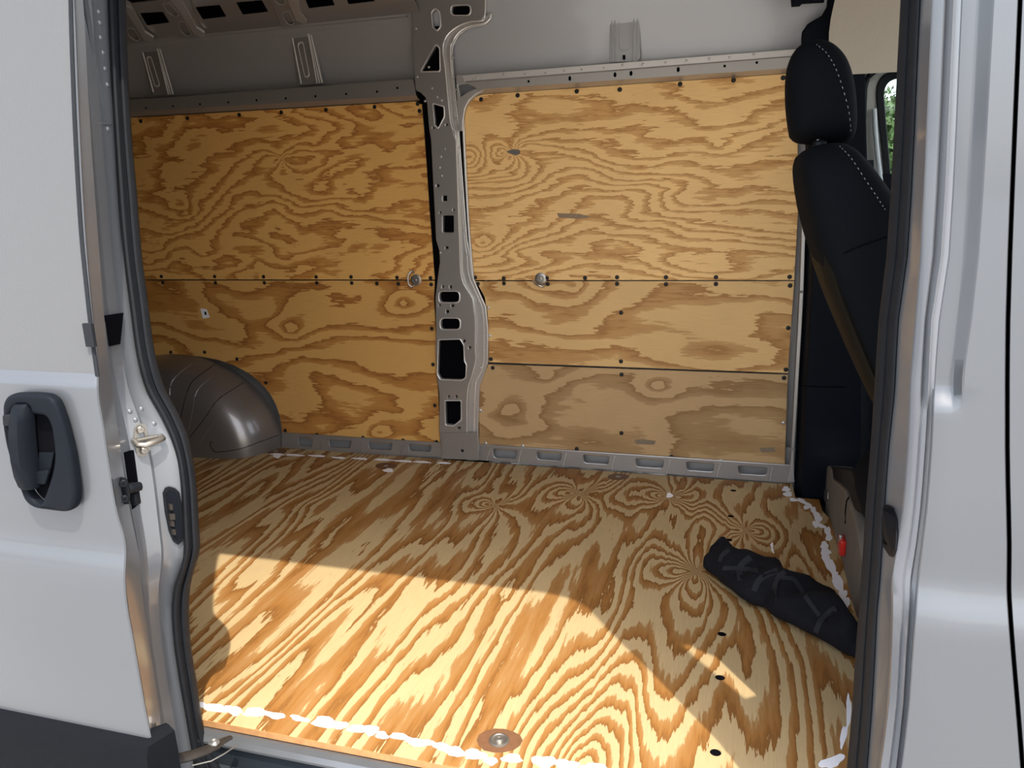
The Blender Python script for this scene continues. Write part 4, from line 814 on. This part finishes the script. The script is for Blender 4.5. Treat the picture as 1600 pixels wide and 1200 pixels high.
# ================================================================== BAG ON THE FLOOR
bag = thing('carry_bag', 'long black cloth bag bound with straps lying on the plywood floor', 'bag', onZ(1220, 960))
tpx = [(1109, 868), (1115, 859), (1126, 852), (1140, 850), (1158, 858), (1180, 870), (1205, 880), (1226, 890), (1250, 898), (1272, 910), (1292, 928), (1312, 948), (1332, 965), (1352, 979), (1366, 1000)]
bpx_ = [(1109, 872), (1111, 882), (1116, 892), (1125, 901), (1142, 915), (1162, 930), (1176, 944), (1192, 954), (1214, 960), (1234, 980), (1256, 990), (1280, 998), (1306, 1012), (1334, 1028), (1356, 1036), (1366, 1020)]
rings = []; NR = 22; ctr = []
TT, BB = dense([(a, c, 0) for a, c in tpx], 3), dense([(a, c, 0) for a, c in bpx_], 3)
for i, (a_, b_) in enumerate(zip(TT, BB)):
    hh = .048 * min(1, .35 + i / 6, .3 + (len(TT) - 1 - i) / 6); P_, Q_ = onZ(a_.x, a_.y, hh * 1.35), onZ(b_.x, b_.y, hh * .45)
    c = (P_ + Q_) / 2; c.z = 0; ctr.append((c, (P_ - Q_).length / 2, hh))
ctr = [(c, r * math.sqrt(min(1, (i + .5) / 5)), hh) for i, (c, r, hh) in enumerate(ctr[1:])]
for i, (c, r, hh) in enumerate(ctr):
    t = (ctr[min(i + 6, len(ctr) - 1)][0] - ctr[max(i - 6, 0)][0]).normalized(); a = t.cross(Vector((0, 0, 1))).normalized(); ring = []
    for k in range(NR):
        th = 2 * math.pi * k / NR
        lump = 1 + .10 * math.sin(3 * th + i * .45) + .09 * math.sin(2 * th - i * .7) + .06 * math.sin(i * 1.1 + th) + .05 * math.sin(5 * th + i * .9)
        x_ = math.cos(th) * r * (1 + (lump - 1) * .4); h_ = (math.sin(th) + 1) * hh * lump
        if th > math.pi: h_ = (math.sin(th) + 1) * hh * .9
        ring.append(c + a * x_ + Vector((0, 0, max(h_, .001))))
    rings.append(ring)
bag_me = loft('bag_body', [[rg[k] for rg in rings] for k in range(NR)], closed=True, caps=True, ang=70)
bb = obj('bag_body', bag_me, MT['bagfab'], bag); gtree = bvh(bag_me)
def strap(pts, w):
    L, R_ = [], []
    dd_ = dense([(x, y, 0) for x, y in pts], 6)
    for i, v in enumerate(dd_):
        t = (dd_[min(i + 1, len(dd_) - 1)] - dd_[max(i - 1, 0)]).normalized(); n2 = Vector((-t.y, t.x, 0)) * w / 2
        a, na = cast(gtree, v.x + n2.x, v.y + n2.y); c, nc = cast(gtree, v.x - n2.x, v.y - n2.y)
        if a and c: L.append(a + (na if na.dot(fw) < 0 else -na) * .0025); R_.append(c + (nc if nc.dot(fw) < 0 else -nc) * .0025)
    if len(L) > 2:
        D = [p - Vector((0, 0, .002)) for p in L]; D2_ = [p - Vector((0, 0, .002)) for p in R_]
        obj('strap', loft('strap', [L, R_, D2_, D], closed=True, caps=True, ang=40), MT['strap'], bag)
q = lambda x, y: (1090 + x / 5.715, 830 + y / 5.715)
for pts, w in ([(470, 235), (400, 290), (370, 340), (385, 440)], 9), ([(720, 355), (600, 400), (540, 450), (500, 530)], 9), ([(780, 365), (720, 420), (690, 520), (690, 640)], 8), ([(750, 420), (850, 430), (920, 520), (1000, 640), (1090, 760)], 6), ([(1240, 690), (1160, 740), (1100, 810), (1060, 900)], 9), ([(230, 330), (380, 335), (550, 355)], 6), ([(280, 170), (220, 220), (205, 270)], 6):
    strap([q(*p) for p in pts], w)

# ================================================================== D-RING ANCHORS ON THE FAR WALL
def anchor(px, py, loop, label):
    c = onY(px, py, W); t = thing('tie_down_ring', label, 'tie-down ring', c, 'steel tie-down rings on the plywood seam')
    bse = lathe('anchor_plate', [(.026, 0), (.026, .002), (.023, .0035), (.014, .004), (.0125, .0025), (.008, .0025)], 18, 'Y'); obj('anchor_plate', bse, MT['steel'], t, c + Vector((0, -.0005, 0)))
    obj('anchor_screw', lathe('anchor_screw', [(.007, 0), (.007, .0035), (.005, .0045)], 8, 'Y'), MT['steel'], t, c + Vector((0, -.004, 0)))
    obj('ring', tube('ring', [onY(v.x, v.y, W - v.z) for v in dense(loop, 6)], .0042, 8), MT['zinc'], t)
anchor(650, 437.5, [(647, 426, .008), (643, 424, .02), (638, 430, .028), (637.5, 438, .03), (638.5, 444, .028), (643, 448, .02), (647, 446, .008)], 'steel tie-down ring standing upright near the pillar')
anchor(845, 435.5, [(833, 438, .008), (836, 443, .024), (842, 446, .03), (849, 447.5, .024), (851, 444, .008)], 'steel tie-down ring hanging below a round anchor plate on the right panel')

# ================================================================== OUTSIDE
gnd = struct('ground', box('ground', (-60, -60, -.62), (60, 60, -.56)), MT['ground'], 'pale concrete ground')
def tree(loc, h, wdt, label, n=9000):
    t = thing('tree', label, 'tree', loc, 'trees beyond the driver window')
    L = Vector(loc); obj('trunk', tube('trunk', [L, L + Vector((.1, 0, h * .3)), L + Vector((0, .1, h * .6))], [.2, .15, .08], 8), MT['bark'], t)
    v, f = [], []
    cl = [(Vector((random.uniform(-.6, .6) * wdt, random.uniform(-.5, .5) * wdt, h * random.uniform(.15, .80))), wdt * random.uniform(.22, .40)) for _ in range(34)]
    for i in range(n):
        c, r = random.choice(cl); d = Vector((random.gauss(0, 1), random.gauss(0, 1), random.gauss(0, 1))).normalized() * r * random.uniform(.6, 1)
        p = L + c + d; a = Vector((random.gauss(0, 1), random.gauss(0, 1), random.gauss(0, 1))).normalized(); e = a.cross(d).normalized(); s = random.uniform(.05, .11); k = len(v)
        v += [p - a * s, p + e * s * .5, p + a * s, p - e * s * .5]; f.append((k, k + 1, k + 2, k + 3))
    me = bpy.data.meshes.new('foliage'); me.from_pydata([tuple(p) for p in v], [], f); me.update(); obj('foliage', me, MT['leaf'], t)
for i, (px, Y, w_) in enumerate([(1335, 17, 1.8), (1414, 26, 3.0), (1620, 17, 1.8)]):
    p = onY(px, 200, Y); tp = onY(px, [116, 116, 118][i], Y)
    tree((p.x, Y, -.56), tp.z + .56, w_, ['broad leafy tree left of the window view', 'tall leafy tree seen through the driver window', 'bushy tree toward the windshield'][i])
hv = [[Vector((x, 40 + 25 * j + 3 * math.sin(x * .3), [-.6, 4, 7.5, 8][j] + (math.sin(x * .17) + .5 * math.sin(x * .43 + j)) * [0, .8, 1.2, 1.2][j])) for x in range(-60, 61, 4)] for j in range(4)]
hill = struct('hill', loft('hill', hv, ang=60), MT['hill'], 'wooded hillside in the distance')
